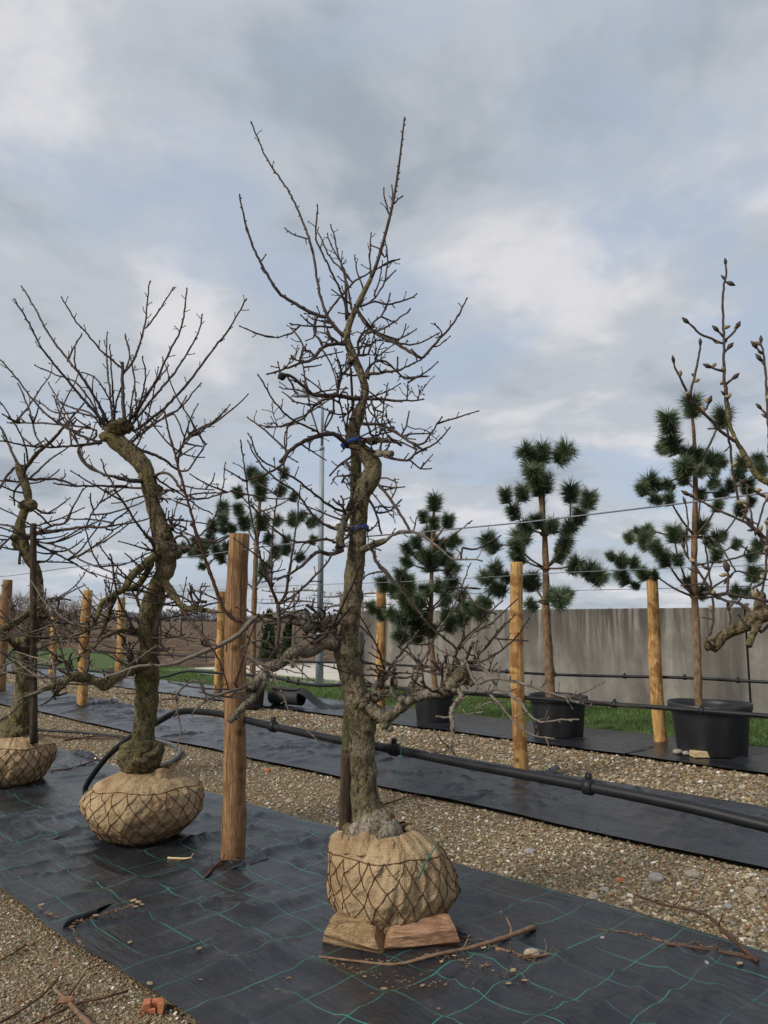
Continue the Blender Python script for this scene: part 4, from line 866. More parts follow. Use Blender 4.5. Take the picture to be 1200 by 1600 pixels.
T2('d8', [(120, 290), (150, 300), (280, 345), (380, 390), (440, 440), (490, 470)], 5.4, 4, 0.1); T2('d8', [(490, 470), (490, 400), (510, 320), (550, 235), (650, 190), (760, 100), (860, 5)], 4, 2.2, -0.2); T2('d8', [(545, 240), (510, 130), (460, 30)], 3, 2); T2('d8', [(520, 340), (600, 365), (685, 375)], 3, 2); T2('d8', [(640, 190), (590, 85)], 2.6, 2); T2('d8', [(570, 225), (580, 185)], 2.8, 2)
T2('d8', [(320, 515), (390, 490), (450, 530), (500, 600), (550, 660), (640, 700), (760, 680), (900, 635)], 5, 2.2, -0.3); T2('d8', [(500, 475), (560, 480), (640, 370), (710, 270)], 3.4, 2); T2('d8', [(520, 590), (600, 610), (760, 630)], 3, 2); T2('d8', [(330, 545), (430, 610), (540, 680), (650, 760), (755, 808)], 3.6, 2, 0.3); T2('d8', [(560, 670), (700, 650), (830, 650)], 3, 2); T2('d8', [(350, 660), (420, 630), (450, 640)], 4, 3, sysn=3)
T2('d8', [(480, 1080), (560, 1090), (640, 1020), (720, 1040), (800, 1035), (890, 990)], 5.5, 3, -0.3); T2('d8', [(660, 990), (740, 900), (800, 780), (840, 620), (860, 420)], 3, 1.8, 0.1); T2('d8', [(460, 1010), (520, 985), (570, 1020), (585, 1060)], 5, 3.4); T2('d8', [(380, 860), (440, 860), (520, 860)], 4, 2.6, sysn=4); T2('d8', [(440, 930), (480, 900), (540, 920)], 5, 3, sysn=4)
T2('d8', [(210, 560), (130, 555), (60, 545), (0, 525)], 8, 5, -0.2, sysn=3); T2('d8', [(210, 610), (100, 605), (0, 605)], 4.2, 3, 0.2); T2('d5', [(960, 770), (880, 760), (780, 700), (700, 640), (660, 520), (620, 420), (580, 300), (510, 160)], 4, 2.2, 0.1); T2('d5', [(1060, 855), (900, 850), (740, 850), (600, 850), (460, 830)], 4, 2.4, -0.3)
T2('d8', [(320, 1180), (290, 1040), (200, 930), (100, 780), (0, 640)], 5, 3, -0.35); T2('d5', [(980, 920), (940, 830), (880, 740), (850, 640)], 3.4, 2.4, free=True); T2('d8', [(330, 1250), (310, 1120), (285, 950), (270, 800), (265, 640)], 3.6, 2.2, -0.1)
# limbs of tree 2
T2('d2', [(640, 160), (600, 190), (540, 240), (480, 290), (430, 370), (370, 410), (300, 460), (270, 530), (220, 610), (100, 660), (0, 670)], 14, 4, -0.5, wmid=9, knob=0.1, sysn=6)
T2('d2', [(590, 220), (550, 300), (510, 350), (440, 380)], 10, 8, 0.1, knob=0.1, sysn=4); T2('d2', [(370, 420), (340, 520), (300, 620), (260, 700), (180, 750), (160, 800)], 8.6, 4, 0.2, sysn=4)
T2('d2', [(530, 640), (440, 620), (380, 630), (300, 660), (250, 720)], 8.6, 4, -0.3, sysn=4); T2('d2', [(560, 460), (520, 480), (500, 420), (430, 400)], 7, 4, sysn=3)
T2('d2', [(660, 330), (710, 400), (750, 460), (800, 495), (850, 490), (960, 510), (1040, 500)], 14, 3.5, -0.3, wmid=10, knob=0.05, sysn=5); T2('d2', [(750, 460), (800, 540), (850, 600), (910, 670), (940, 720)], 7, 4.4, -0.2, sysn=2); T2('d2', [(810, 490), (870, 450), (900, 450)], 7, 5, sysn=4); T2('d2', [(850, 490), (930, 465), (1020, 450)], 4, 2)
T2('d2', [(600, 830), (510, 832), (430, 870), (370, 900), (310, 945), (270, 920), (200, 890), (120, 890), (70, 930), (20, 985)], 15, 12, -0.45, wmid=14, knob=0.08, sysn=9)
T2('d2', [(310, 940), (290, 930)], 18, 15, knob=0.2); T2('c2', [(260, 830), (200, 850), (120, 880), (90, 888)], 8.6, 4, -0.2, knob=0.1); T2('b6', [(400, 880), (300, 920), (160, 970), (130, 990)], 5, 3, -0.2, mat='shoot'); T2('b6', [(250, 950), (200, 970), (60, 1100), (0, 1130)], 3, 2, -0.2)
T2('d2', [(90, 890), (110, 820), (60, 800), (0, 830)], 5, 3, sysn=3); T2('d2', [(200, 890), (220, 800), (170, 760)], 5, 3, sysn=3); T2('d2', [(30, 970), (20, 1000), (80, 990)], 5, 3, sysn=1)
T2('d2', [(640, 820), (620, 790), (520, 660), (430, 510), (385, 400), (360, 250), (350, 180)], 4.4, 2.6, -0.4); T2('d2', [(680, 415), (560, 370), (470, 330), (370, 230), (270, 110)], 3.4, 2, -0.5, mat='stick_dark'); T2('d2', [(300, 260), (240, 160), (200, 20)], 3, 2, -0.1, free=True, mat='stick_dark')
T2('d2', [(620, 200), (590, 100), (560, 70), (510, 0)], 3.6, 2.4, -0.3); T2('d2', [(640, 640), (700, 660), (780, 640)], 3.4, 2.2, sysn=3); T2('d2', [(620, 690), (660, 720), (720, 780)], 3, 2, sysn=2); T2('d2', [(480, 770), (440, 760), (460, 800)], 7, 5, sysn=3)
t2.filler(44, 960, 1085, (0.15, 0.65), (-0.15, 0.7), xbias=-0.8, w=(3, 1.8), mat='shoot'); t2.filler(26, 760, 960, (0.12, 0.5), (-0.3, 0.6), xbias=-0.4); t2.filler(16, 660, 720, (0.25, 0.75), (0.3, 1.6)); t2.filler(34, 655, 700, (0.04, 0.14), (-0.2, 1.4), w=(3.4, 2.2)); t2.filler(10, 930, 1000, (0.12, 0.4), (-0.2, 0.5), xbias=1.0)
root_ball(t2, b2.x, Y2, [(0.004, 0.12), (0.012, 0.20), (0.05, 0.275), (0.12, 0.34), (0.20, 0.372), (0.27, 0.37), (0.34, 0.34), (0.40, 0.27), (0.44, 0.17), (0.455, 0.11)],
          bulges=[(math.pi, 0.26, 0.035, 0.9, 0.1), (0.3, 0.34, 0.05, 0.7, 0.08), (-0.4, 0.06, -0.04, 0.9, 0.06)], neck=(b2.x + 0.05, Y2, 0.42, 0.13, 0.09), seed=4.1)

# ---- tree 3: slender tree beside a dark stake at the edge of the picture
Y3 = 7.3
b3 = Vector((P(28, 1230, Y3).x, Y3, 0.012))
t3 = FruitTree(b3, 'slender topped fruit tree beside a dark stake, branches tangled with the mossy tree', Y3, M['bark2'], rmin=0.004)
t3.trunk([(24, 1158, 44), (24, 1145, 40), (30, 1125, 32), (36, 1095, 29), (38, 1070, 26), (39, 1042, 25), (42, 1010, 27), (52, 985, 24), (60, 960, 18), (61, 920, 14), (58, 895, 14), (44, 868, 17), (34, 848, 20), (30, 828, 17), (37, 800, 13), (45, 785, 13), (40, 760, 12), (34, 742, 13), (31, 728, 14)],
         knobs=[(18, 1135, 34, -0.02), (32, 1140, 34, -0.02), (30, 840, 24, 0), (28, 850, 20, 0.03), (40, 1008, 34, -0.03), (56, 980, 26, 0.02), (50, 790, 20, 0), (36, 790, 16, 0)], noise=0.15)
T3 = t3.branch
for pts, w0, w1, dd in [([(200, 720), (270, 620), (350, 540), (440, 460), (540, 350), (640, 230), (700, 160)], 8, 2.4, -0.3), ([(145, 660), (80, 520), (40, 420), (0, 360)], 5, 3, 0.2), ([(130, 690), (60, 760), (0, 860)], 5, 3, -0.2),
    ([(220, 790), (300, 795), (400, 790), (500, 800), (640, 850)], 5, 2.6, 0.3), ([(290, 1250), (440, 1230), (600, 1205), (720, 1190), (880, 1195), (960, 1130), (1060, 1060)], 6.5, 2.6, -0.4), ([(310, 1240), (430, 1180), (555, 1150), (600, 1040), (690, 880)], 4.4, 2.2, -0.2),
    ([(870, 1190), (930, 1220), (1060, 1150)], 3, 2, 0.1), ([(300, 1330), (480, 1420), (620, 1500), (800, 1600)], 3.6, 2.2, 0.3), ([(300, 1310), (540, 1370), (700, 1480), (1000, 1590)], 3.6, 2.2, -0.3), ([(130, 1190), (60, 1180), (0, 1170)], 4, 3, 0.1), ([(120, 1250), (40, 1320), (0, 1370)], 4, 3, -0.2),
    ([(250, 790), (340, 700), (460, 600), (560, 540)], 3.4, 2, 0.3), ([(370, 525), (300, 430), (250, 230), (150, 0)], 3.2, 2, 0.2), ([(230, 640), (200, 480), (120, 330), (50, 220), (0, 140)], 3.4, 2, -0.2), ([(250, 1000), (380, 1080), (500, 1010), (580, 950)], 3.6, 2, 0.2), ([(180, 820), (120, 900), (125, 1000)], 4, 2.4, -0.1),
    ([(720, 1190), (760, 1090), (850, 960), (880, 880)], 3, 2, 0.1), ([(540, 1150), (580, 1080), (605, 1020)], 3, 2, 0.1), ([(300, 1500), (400, 1460), (470, 1400)], 3.4, 2, 0.1), ([(170, 1380), (160, 1490)], 5, 4, -0.1)]:
    T3('d5', pts, w0, w1, dd, spurs=0.7, slen=(0.02, 0.08))
T3('b6', [(215, 355), (140, 400), (80, 440), (0, 490)], 13, 11, -0.3, knob=0.05, sysn=4); T3('b6', [(190, 600), (120, 600), (60, 550), (0, 545)], 9, 7, -0.3, sysn=4); T3('b6', [(280, 390), (380, 370), (440, 340)], 8.6, 5, -0.1, sysn=3); T3('b6', [(290, 320), (350, 260), (430, 255), (500, 265)], 4.6, 2.6, 0.1); T3('b6', [(290, 400), (400, 420), (540, 450), (660, 420)], 5, 2.6, 0.3, sysn=3); T3('b6', [(270, 530), (400, 545), (520, 520), (640, 480)], 5, 2.6, -0.3, sysn=4); T3('b6', [(100, 790), (50, 780), (0, 810)], 4, 3, -0.2); T3('b6', [(120, 600), (60, 660), (0, 760)], 4, 3, -0.2)
t3.filler(34, 740, 900, (0.2, 0.8), (-0.3, 0.6), w=(3, 2)); t3.filler(34, 940, 1060, (0.2, 0.8), (-0.2, 0.6), w=(3, 1.8), xbias=0.4, mat='shoot')
root_ball(t3, b3.x - 0.05, Y3, [(0.004, 0.11), (0.012, 0.18), (0.05, 0.24), (0.12, 0.295), (0.20, 0.32), (0.28, 0.315), (0.35, 0.285), (0.40, 0.22), (0.43, 0.14), (0.44, 0.1)], bulges=[(0, 0.3, 0.03, 0.8, 0.1)], neck=(b3.x, Y3, 0.40, 0.13, 0.08), seed=8.8, rope_r=0.0030)

# ---- tree 4: stands just outside the picture, its budding branches reach in
Y4 = 2.3
b4 = Vector((1.76, Y4, 0.012))
t4 = FruitTree(b4, 'fruit tree with fat pale buds reaching a thick knobbly limb across the concrete wall', Y4, M['bark2'])
t4.trunk([(1530, 1560, 90), (1525, 1480, 84), (1515, 1350, 70), (1500, 1180, 66), (1510, 1000, 62), (1490, 860, 58), (1512, 720, 50), (1500, 600, 46), (1508, 520, 42), (1503, 470, 40)], knobs=[(1505, 1010, 80, 0), (1495, 860, 70, 0)], noise=0.14)
T4 = t4.branch; BS = 1.5
T4('p', [(1500, 930), (1400, 925), (1300, 935), (1235, 945), (1200, 957), (1180, 965), (1165, 977), (1147, 986), (1132, 993), (1120, 1005), (1110, 1015)], 30, 17, 0.1, wmid=24, knob=0.10, spurs=0.3)
T4('r1', [(740, 1140), (750, 1060), (750, 990)], 20, 14, 0.05, knob=0.3, spurs=0.3); T4('r1', [(730, 1190), (700, 1250), (680, 1320)], 13, 9, -0.05, knob=0.3, spurs=0.5); T4('r1', [(450, 1330), (430, 1290), (435, 1270)], 20, 14, 0, knob=0.3, spurs=0.3); T4('r1', [(760, 1230), (800, 1190), (860, 1160)], 5, 4, 0.05, spurs=0.4)
K = dict(spurs=0.28, slen=(0.015, 0.035), budsize=BS)
T4('p', [(1495, 700), (1400, 730), (1300, 775), (1240, 770), (1200, 755)], 14, 10, 0.1, spurs=0.3)
T4('r4', [(1156, 690), (1090, 640), (1040, 580), (980, 470), (930, 390), (890, 280), (870, 150), (860, 0)], 9.5, 5.4, 0.05, mat='shoot', **K); T4('r8', [(848, 1130), (820, 970), (805, 800), (805, 600), (800, 450), (795, 350), (805, 200), (825, 110), (820, 60)], 5.4, 3, 0.03, **K)
T4('r4', [(930, 400), (830, 330), (760, 250), (690, 180), (620, 100)], 5.4, 4.4, -0.05, **K); T4('r8', [(590, 1030), (540, 930), (500, 840), (465, 780), (458, 740)], 4.2, 3, -0.03, **K); T4('r8', [(575, 970), (585, 900), (610, 800), (632, 700), (640, 620)], 4, 3, 0.02, **K)
for q in ([(800, 610), (720, 575), (640, 540), (600, 500), (560, 465)], [(810, 580), (860, 550), (890, 500)], [(800, 800), (750, 785), (710, 775)], [(820, 890), (850, 865), (870, 850)], [(800, 560), (780, 540), (768, 525)], [(810, 670), (832, 645)], [(812, 180), (828, 185)], [(640, 1080), (680, 1060), (697, 1020)]): T4('r8', q, 3.8, 3.4, 0, spurs=0.15, budsize=BS * 1.15)
T4('p', [(1495, 560), (1400, 640), (1300, 720), (1215, 730), (1202, 690)], 9, 6, 0.1, spurs=0.3); T4('r8', [(1120, 1290), (1105, 1000), (1095, 800), (1080, 680), (1060, 600)], 4.6, 3.2, 0.02, **K); T4('r8', [(1080, 680), (1050, 655), (1035, 640)], 3.4, 3.2, 0, spurs=0.1, budsize=BS * 1.2); T4('r8', [(1090, 760), (1060, 725)], 3.4, 3.2, 0, spurs=0.1, budsize=BS * 1.2); T4('r8', [(1100, 1100), (1065, 1060)], 3.4, 3.2, 0, spurs=0.1, budsize=BS)
T4('r4', [(870, 300), (885, 400), (895, 430), (910, 600), (950, 800), (1000, 920), (1050, 990), (1120, 1050), (1170, 1100)], 3.6, 4.6, 0.02, **K)
T4('p', [(1490, 850), (1400, 830), (1300, 800), (1200, 782)], 10, 5, 0.05, spurs=0.3); T4('r4', [(1170, 800), (1060, 740), (1000, 690)], 5, 3.6, 0, **K); T4('r4', [(1160, 1130), (1060, 1010), (1000, 960), (880, 910), (760, 850), (640, 790)], 5, 3, 0.05, **K); T4('r4', [(640, 790), (610, 770)], 3, 3, 0, spurs=0.1, budsize=BS * 1.2); T4('r4', [(1140, 810), (1100, 940), (1080, 1000)], 3.4, 3, 0.02, **K); T4('r4', [(1010, 740), (1020, 800), (1000, 900)], 3.4, 3, 0, **K); T4('r4', [(1050, 990), (1040, 900), (1030, 860)], 3.4, 3, 0, **K)
T4('p', [(1490, 1000), (1400, 985), (1300, 955), (1200, 940)], 9, 5.4, 0.05, spurs=0.3); T4('r4', [(1156, 1510), (1060, 1490), (950, 1470), (880, 1455), (800, 1460), (755, 1455)], 5.4, 4, 0.02, **K); T4('r4', [(770, 1455), (700, 1340), (640, 1250), (590, 1190), (568, 1140)], 4.6, 3.4, 0.02, **K); T4('r4', [(770, 1455), (740, 1260), (720, 1110)], 3.6, 2.8, -0.02, **K); T4('r4', [(600, 1200), (590, 1100), (600, 930), (580, 830)], 3.2, 2.6, 0.03, **K)
T4('r4', [(870, 1455), (880, 1360), (872, 1300)], 4, 3.6, 0, spurs=0.15, budsize=BS * 1.6); T4('r4', [(765, 1420), (820, 1380), (870, 1350)], 3.4, 3, 0, **K); T4('r4', [(745, 1390), (640, 1390), (600, 1395)], 3.4, 2.8, 0, **K); T4('r4', [(770, 1465), (775, 1530), (775, 1640), (760, 1700)], 3.6, 3.4, 0, **K); T4('r4', [(1150, 1180), (1140, 1300), (1115, 1440)], 4, 3.6, 0, **K); T4('r4', [(1156, 1190), (1080, 1170), (960, 1200), (840, 1230), (690, 1250)], 3.4, 2.6, 0.05, **K); T4('r4', [(930, 1300), (860, 1180), (800, 1100)], 2.8, 2.2, 0.02, free=True, **K); T4('r4', [(1156, 1360), (1040, 1330), (930, 1300), (880, 1350)], 3, 2.8, 0, **K)
T4('r1', [(690, 1110), (620, 1050), (550, 1040), (505, 1020)], 7, 4, 0.0, mat='shoot', **K); T4('r1', [(560, 1200), (565, 1150), (556, 1095)], 3.4, 3, 0, spurs=0.2, budsize=BS * 1.2); T4('r1', [(700, 960), (780, 900), (790, 700), (800, 560)], 4, 4, 0.02, **K)
keep4 = list(t4.samples); t4.samples = [q for q in keep4 if q[0] > 1440]
t4.filler(30, 440, 640, (0.3, 0.75), (0.1, 1.5), w=(7, 3.6), xbias=0.9); t4.filler(16, 640, 1000, (0.2, 0.5), (-0.1, 0.7), w=(6, 3.6), xbias=1.2)
t4.samples = keep4
def pale_buds(tree, n, lo, hi):
    mb = MB(); pts = [q for q in tree.samples if q[0] < 1205 and q[3] < 6.5 and lo < q[1] < hi]
    for _ in range(n):
        q = rng.choice(pts); p = P(q[0], q[1], q[2]); dn = (rand_dir() + Vector((0, 0, 0.8))).normalized(); L = rng.uniform(0.018, 0.028)
        mb.tube([p, p + dn * L * 0.4, p + dn * L * 0.75, p + dn * L], [0.003, 0.0065, 0.0058, 0.0015], 6, 0)
    o = mb.build('buds', M['bud'], tree.root); o['kind'] = 'stuff'
pale_buds(t4, 40, 400, 1000)
root_ball(t4, b4.x, Y4, [(0.004, 0.12), (0.012, 0.18), (0.06, 0.25), (0.13, 0.29), (0.20, 0.30), (0.28, 0.29), (0.35, 0.26), (0.40, 0.21), (0.43, 0.14), (0.44, 0.1)], neck=(b4.x, Y4, 0.41, 0.12, 0.08), seed=2.7)

# ------------------------------------------------------------------ stakes, ties, fruit
def row_pt(px, py, s):                 # point on the photo ray in the upright plane x + y = s
    a, b, c = ray(px, py); t = s / (a + b); return Vector((a * t, b * t, H + c * t))
def stick_thing(name, pts, rad, mat, label, cat, group=None, sides=8, noise=0.1, step=0.03, side_twigs=0):
    sm = catmull([(Vector(p), r) for p, r in zip(pts, rad)], step)
    mb = MB(); mb.tube([p for p, r in sm], [r for p, r in sm], sides, 0, noise=noise, nscale=25)
    for _ in range(side_twigs):
        i = rng.randrange(2, len(sm) - 1); dn = (sm[i][0] - sm[i - 1][0]).normalized() + rand_dir() * 0.9; dn.z = abs(dn.z) * 0.4
        spur(mb, sm[i][0], dn.normalized(), rng.uniform(0.03, 0.10), sm[i][1] * 0.5, 0)
    o = mb.build(name, mat, None, Vector(pts[0])); return tag(o, label, cat, group)
def upright(pxs, Y, z0=None):
    return [P(x, y, Y) for x, y in pxs]
ys = Y1 + 0.115
st = empty('wooden_stake', P(540, 1315, ys), 'dark weathered stake driven in beside the tall crooked tree, algae green higher up', 'stake', 'stakes beside the fruit trees')
lo = MB(); pts = [P(538.5, 1345, ys), P(539.5, 1310, ys), P(541, 1240, ys), P(543, 1175, ys)]
lo.tube([p for p, _ in catmull([(p, 0) for p in pts], 0.03)], 0.034, 14, 0, noise=0.08, nscale=20, fine=0.08); lo.build('lower_shaft', M['stake'], st)
up_ = MB(); pts = [P(543, 1177, ys), P(547, 1080, ys), P(553, 930, ys), P(556, 780, ys), P(557, 690, ys)]
up_.tube([p for p, _ in catmull([(p, 0) for p in pts], 0.05)], 0.0305, 14, 0, noise=0.07, nscale=18, fine=0.06); up_.build('upper_shaft', M['stake_green'], st)
stick_thing('cane', [P(556, 720, Y1 + 0.10), P(552, 650, Y1 + 0.08), P(548, 575, Y1 + 0.06)], [0.009, 0.008, 0.006], M['stick_dark'], 'thin dark cane tied upright behind the crown of the tall crooked tree', 'cane')
y3s = Y3 - 0.16
stick_thing('wooden_stake', [P(54, 1160, y3s), P(53, 1145, y3s), P(52, 1000, y3s), P(52, 900, y3s), P(52, 818, y3s)], [0.036, 0.034, 0.031, 0.030, 0.028], M['stake'], 'tall almost black stake in front of the slender topped fruit tree', 'stake', 'stakes beside the fruit trees', 12, 0.08)
def ring_tie(px, py, Y, r, w, label, tail=None):
    c = P(px, py, Y); mb = MB(); n = 28; vv = []
    for k, (dz, dr) in enumerate(((-w, 0), (-w * 0.4, 0.003), (w * 0.4, 0.003), (w, 0))):
        for i in range(n):
            a = 2 * math.pi * i / n; rr_ = r + dr + 0.003 * math.sin(a * 3); vv.append((c.x + rr_ * math.cos(a), c.y + rr_ * math.sin(a), c.z + dz + 0.012 * math.cos(a + 0.6)))
    mb.add(vv, [(k * n + i, k * n + (i + 1) % n, (k + 1) * n + (i + 1) % n, (k + 1) * n + i) for k in range(3) for i in range(n)])
    if tail: mb.tube([c + Vector(q) for q in tail], [0.010, 0.012, 0.004], 6, 0)
    o = mb.build('tree_tie', M['blue'], None, c); return tag(o, label, 'tree tie', 'blue straps on the tall tree')
ring_tie(560, 827, Y1, 0.052, 0.011, 'blue strap round the straight middle of the tall crooked trunk')
ring_tie(553, 692, Y1, 0.053, 0.010, 'blue strap with loose end at the upper bend of the tall crooked trunk', [(-0.045, -0.03, 0.0), (-0.06, -0.035, -0.02), (-0.05, -0.04, -0.045)])
fr = MB(); near, _ = t1.nearest(441, 588); c = P(441, 588, near[2] - 0.01); fr.blob(c, 0.021, 0, 12, 9, 0.3, 40); fr.tube([c + Vector((0, 0, 0.015)), P(near[0], near[1], near[2])], 0.003, 5, 0)
tag(fr.build('dried_fruit', M['fruit'], None, c), 'small shrivelled black fruit hanging on the tall crooked tree', 'fruit')

# split logs under the root ball
def split_log(name, a, b, prof, mat, label, skew=0.4, tilt=0.2):
    """prism between end centres a and b with an uneven split cross-section [(u, z)]"""
    a, b = Vector(a), Vector(b); ax = (b - a).normalized(); sd_ = Vector((-ax.y, ax.x, 0)); n = 16; m = len(prof); vv = []
    # densify the section
    sec = []
    for i in range(m):
        p, q = prof[i], prof[(i + 1) % m]
        for t in range(5): sec.append((p[0] + (q[0] - p[0]) * t / 5, p[1] + (q[1] - p[1]) * t / 5))
    k = len(sec)
    for j in range(n + 1):
        t = j / n; c = a + (b - a) * t
        for u, z in sec:
            e = 0.012 * (1 if j in (0, n) else 0); cc = c + ax * skew * (z - 0.05) * (2 * t - 1) + ax * 0.03 * u * 8 * skew * (2 * t - 1)
            vv.append(tuple(cc + sd_ * (u * (1 - e * 6)) + Vector((0, 0, z * (1 - e * 4) * (1 + tilt * (t - 0.5))))))
    v = np.array(vv); nse = fbm(np.stack([v @ np.array(ax) * 3, v[:, 2] * 26, v @ np.array(sd_) * 26], 1) + 3.3 * len(name), 3)
    cen = np.repeat(np.array([tuple(a + (b - a) * j / n + Vector((0, 0, 0.05))) for j in range(n + 1)]), k, 0)
    d = v - cen; v = cen + d * (1 + 0.15 * nse)[:, None]; v[:, 2] = np.maximum(v[:, 2], a.z)
    fs = [(j * k + i, j * k + (i + 1) % k, (j + 1) * k + (i + 1) % k, (j + 1) * k + i) for j in range(n) for i in range(k)]
    fs += [tuple(reversed(range(k))), tuple(n * k + i for i in range(k))]
    mb = MB(); mb.add(v, fs); o = mb.build(name, mat, None, a, smooth=False); return tag(o, label, 'log', 'split logs propping the root ball')
la, lb = G(517, 1478), G(597, 1495); la.z = lb.z = 0.012
split_log('split_log', la + Vector((0, 0.03, 0)), lb + Vector((0, 0.03, 0)), [(-0.04, 0.0), (0.07, 0.0), (0.085, 0.06), (0.06, 0.105), (0.01, 0.12), (-0.05, 0.09), (-0.065, 0.04)], M['log'], 'brown split log under the root ball, rough grain, butted against reddish log', -0.45, -0.35)
la, lb = G(602, 1492), G(711, 1484); la.z = lb.z = 0.012
split_log('split_log', la + Vector((0, 0.03, 0)), lb + Vector((0, 0.03, 0)), [(-0.03, 0.0), (0.075, 0.0), (0.085, 0.05), (0.06, 0.105), (-0.005, 0.115), (-0.055, 0.075), (-0.06, 0.03)], M['log_red'], 'reddish split log under the root ball beside the fallen stick', -0.35, 0.25)

# ------------------------------------------------------------------ posts
POSTGRP = 'peeled wooden posts along the rows'
def post(x, y, h, r, mat, label, lean=(0, 0), seed=0, top_r=0.92):
    mb = MB(); n = 34; pts, rr = [], []
    for i in range(n + 1):
        t = i / n; wob = 0.012 * math.sin(t * 5 + seed) 
        pts.append(Vector((x + lean[0] * t * h + wob, y + lean[1] * t * h + 0.01 * math.sin(t * 4 + seed * 2), -0.06 + (h + 0.06) * t))); rr.append(r * (1.04 - (1.04 - top_r) * t) * (1 + 0.03 * math.sin(t * 9 + seed)))
    pts.append(pts[-1] + Vector((0.0, 0, 0.006))); rr.append(rr[-1] * 0.93)
    mb.tube(pts, rr, 20, 0, noise=0.07, nscale=7, fine=0.035)
    o = mb.build('wooden_post', mat, None, Vector((x, y, 0))); return tag(o, label, 'post', POSTGRP)
pa = G(358, 1352); post(pa.x, pa.y + 0.06, 2.04, 0.069, M['post_old'], 'stout brown post standing on the near fabric between the two burlap balled trees', (0.002, 0.0), 1.0, 0.97)
pc = G(815, 1216); post(pc.x, pc.y + 0.05, 2.04, 0.066, M['post_new'], 'orange peeled post on the middle fabric strip in front of the concrete wall', (0.0, 0), 2.2, 0.93)
pe = G(1036, 1163); post(pe.x, pe.y + 0.06, 2.02, 0.076, M['post_new'], 'yellowish peeled post leaning beside the biggest black pot', (-0.018, 0), 3.1, 0.93)
for px, s_, h_, r_, lab, sd_ in [(595, 12.95, 1.97, 0.085, 'peeled post against the concrete wall seen behind the tall tree limb', 4), (344, 12.95, 2.05, 0.09, 'peeled post beside the stout brown post, standing on the pot row fabric', 5), (188, 12.95, 2.0, 0.095, 'peeled post rising behind the mossy trunk near the far field', 6), (84, 12.4, 1.55, 0.09, 'short distant peeled post low behind the tangled branches', 7),
                             (133, 8.45, 1.98, 0.085, 'peeled post on the middle fabric between slender tree and mossy tree', 8), (5, 8.5, 2.3, 0.11, 'distant brown post at the far end of the middle fabric', 9)]:
    u = (px - 600) / F; b_ = math.cos(PITCH) + 0.2 * math.sin(PITCH); q = SD(0, 0); Yp = s_ / (1 + u / 1.013); post(s_ - Yp, Yp, h_, r_, M['post_old'] if px == 5 else M['post_new'], lab, (0, 0), sd_)

# ------------------------------------------------------------------ pipes, wires, hoses
def pipe_thing(name, pts, r, mat, label, cat, group=None, clips=(), step=0.06, sides=12):
    sm = catmull([(Vector(p), 0) for p in pts], step); root = empty(name, Vector(pts[0]), label, cat, group)
    mb = MB(); mb.tube([p for p, _ in sm], r, sides, 0); mb.build('tube', mat, root)
    for c in clips:
        i = min(range(len(sm)), key=lambda k: (sm[k][0] - Vector(c)).length); i = min(max(i, 1), len(sm) - 2); t = (sm[i + 1][0] - sm[i - 1][0]).normalized(); p = sm[i][0]
        k = MB(); k.tube([p - t * 0.022, p - t * 0.018, p + t * 0.018, p + t * 0.022], [r * 1.1, r * 1.5, r * 1.5, r * 1.1], 12, 0); k.box(p + Vector((0, 0, r * 1.6)), (r * 0.9, r * 0.9, r * 1.6), 0, 0.78); k.build('clip', mat, root)
    return root
sA = 4.16
pxA = [(1200, 1291), (1080, 1262), (960, 1237), (840, 1214), (720, 1192), (616, 1171), (532, 1157), (427, 1135), (389, 1126), (352, 1117), (315, 1112), (277, 1113), (243, 1130), (201, 1154), (171, 1179), (148, 1207), (133, 1232)]
ptsA = [row_pt(x, y, sA) for x, y in pxA]; d0 = ptsA[0] - ptsA[1]; ptsA = [ptsA[0] + d0 * 4.5, ptsA[0] + d0 * 2] + ptsA
e_ = ptsA[-1]; ptsA += [Vector((e_.x + 0.02, e_.y - 0.03, 0.045)), Vector((e_.x + 0.14, e_.y - 0.16, 0.035))]
pipe_thing('irrigation_pipe', ptsA, 0.0225, M['pipe'], 'thick black pipe slung behind the near post, drooping to ground behind the mossy tree', 'pipe', 'black irrigation pipes along the rows', [row_pt(920, 1229, sA), row_pt(617, 1171, sA), row_pt(430, 1136, sA)])
sC = 8.98
pxC = [(1200, 1119), (1035, 1106), (909, 1097), (780, 1087), (724, 1083), (640, 1077), (571, 1071), (536, 1070), (500, 1071), (466, 1067), (440, 1061), (417, 1057), (333, 1051), (290, 1049), (249, 1058), (190, 1052), (110, 1046), (20, 1041)]
ptsC = [row_pt(x, y, sC) for x, y in pxC]; d0 = ptsC[0] - ptsC[1]; ptsC = [ptsC[0] + d0 * 2] + ptsC
pipe_thing('irrigation_pipe', ptsC, 0.020, M['pipe'], 'black pipe running in front of the big pots along the middle post row', 'pipe', 'black irrigation pipes along the rows', [row_pt(957, 1101, sC), row_pt(1095, 1111, sC), row_pt(820, 1090, sC), row_pt(466, 1067, sC), row_pt(452, 1064, sC)])
sE = 13.12
pxE = [(1200, 1066), (1070, 1059), (976, 1057), (867, 1054), (780, 1049), (690, 1043), (558, 1036), (480, 1034), (336, 1027), (245, 1023), (120, 1018)]
ptsE = [row_pt(x, y, sE) for x, y in pxE]; d0 = ptsE[0] - ptsE[1]; ptsE = [ptsE[0] + d0 * 2] + ptsE
pipe_thing('irrigation_pipe', ptsE, 0.0185, M['pipe'], 'black pipe crossing just in front of the grey concrete wall', 'pipe', 'black irrigation pipes along the rows', [row_pt(1067, 1059, sE), row_pt(868, 1054, sE), row_pt(976, 1057, sE), row_pt(1153, 1064, sE), row_pt(790, 1050, sE)])
gp = [G(x, y, 0.0) for x, y in [(0, 1127), (52, 1138), (108, 1142), (160, 1147), (201, 1151), (250, 1155)]]; 
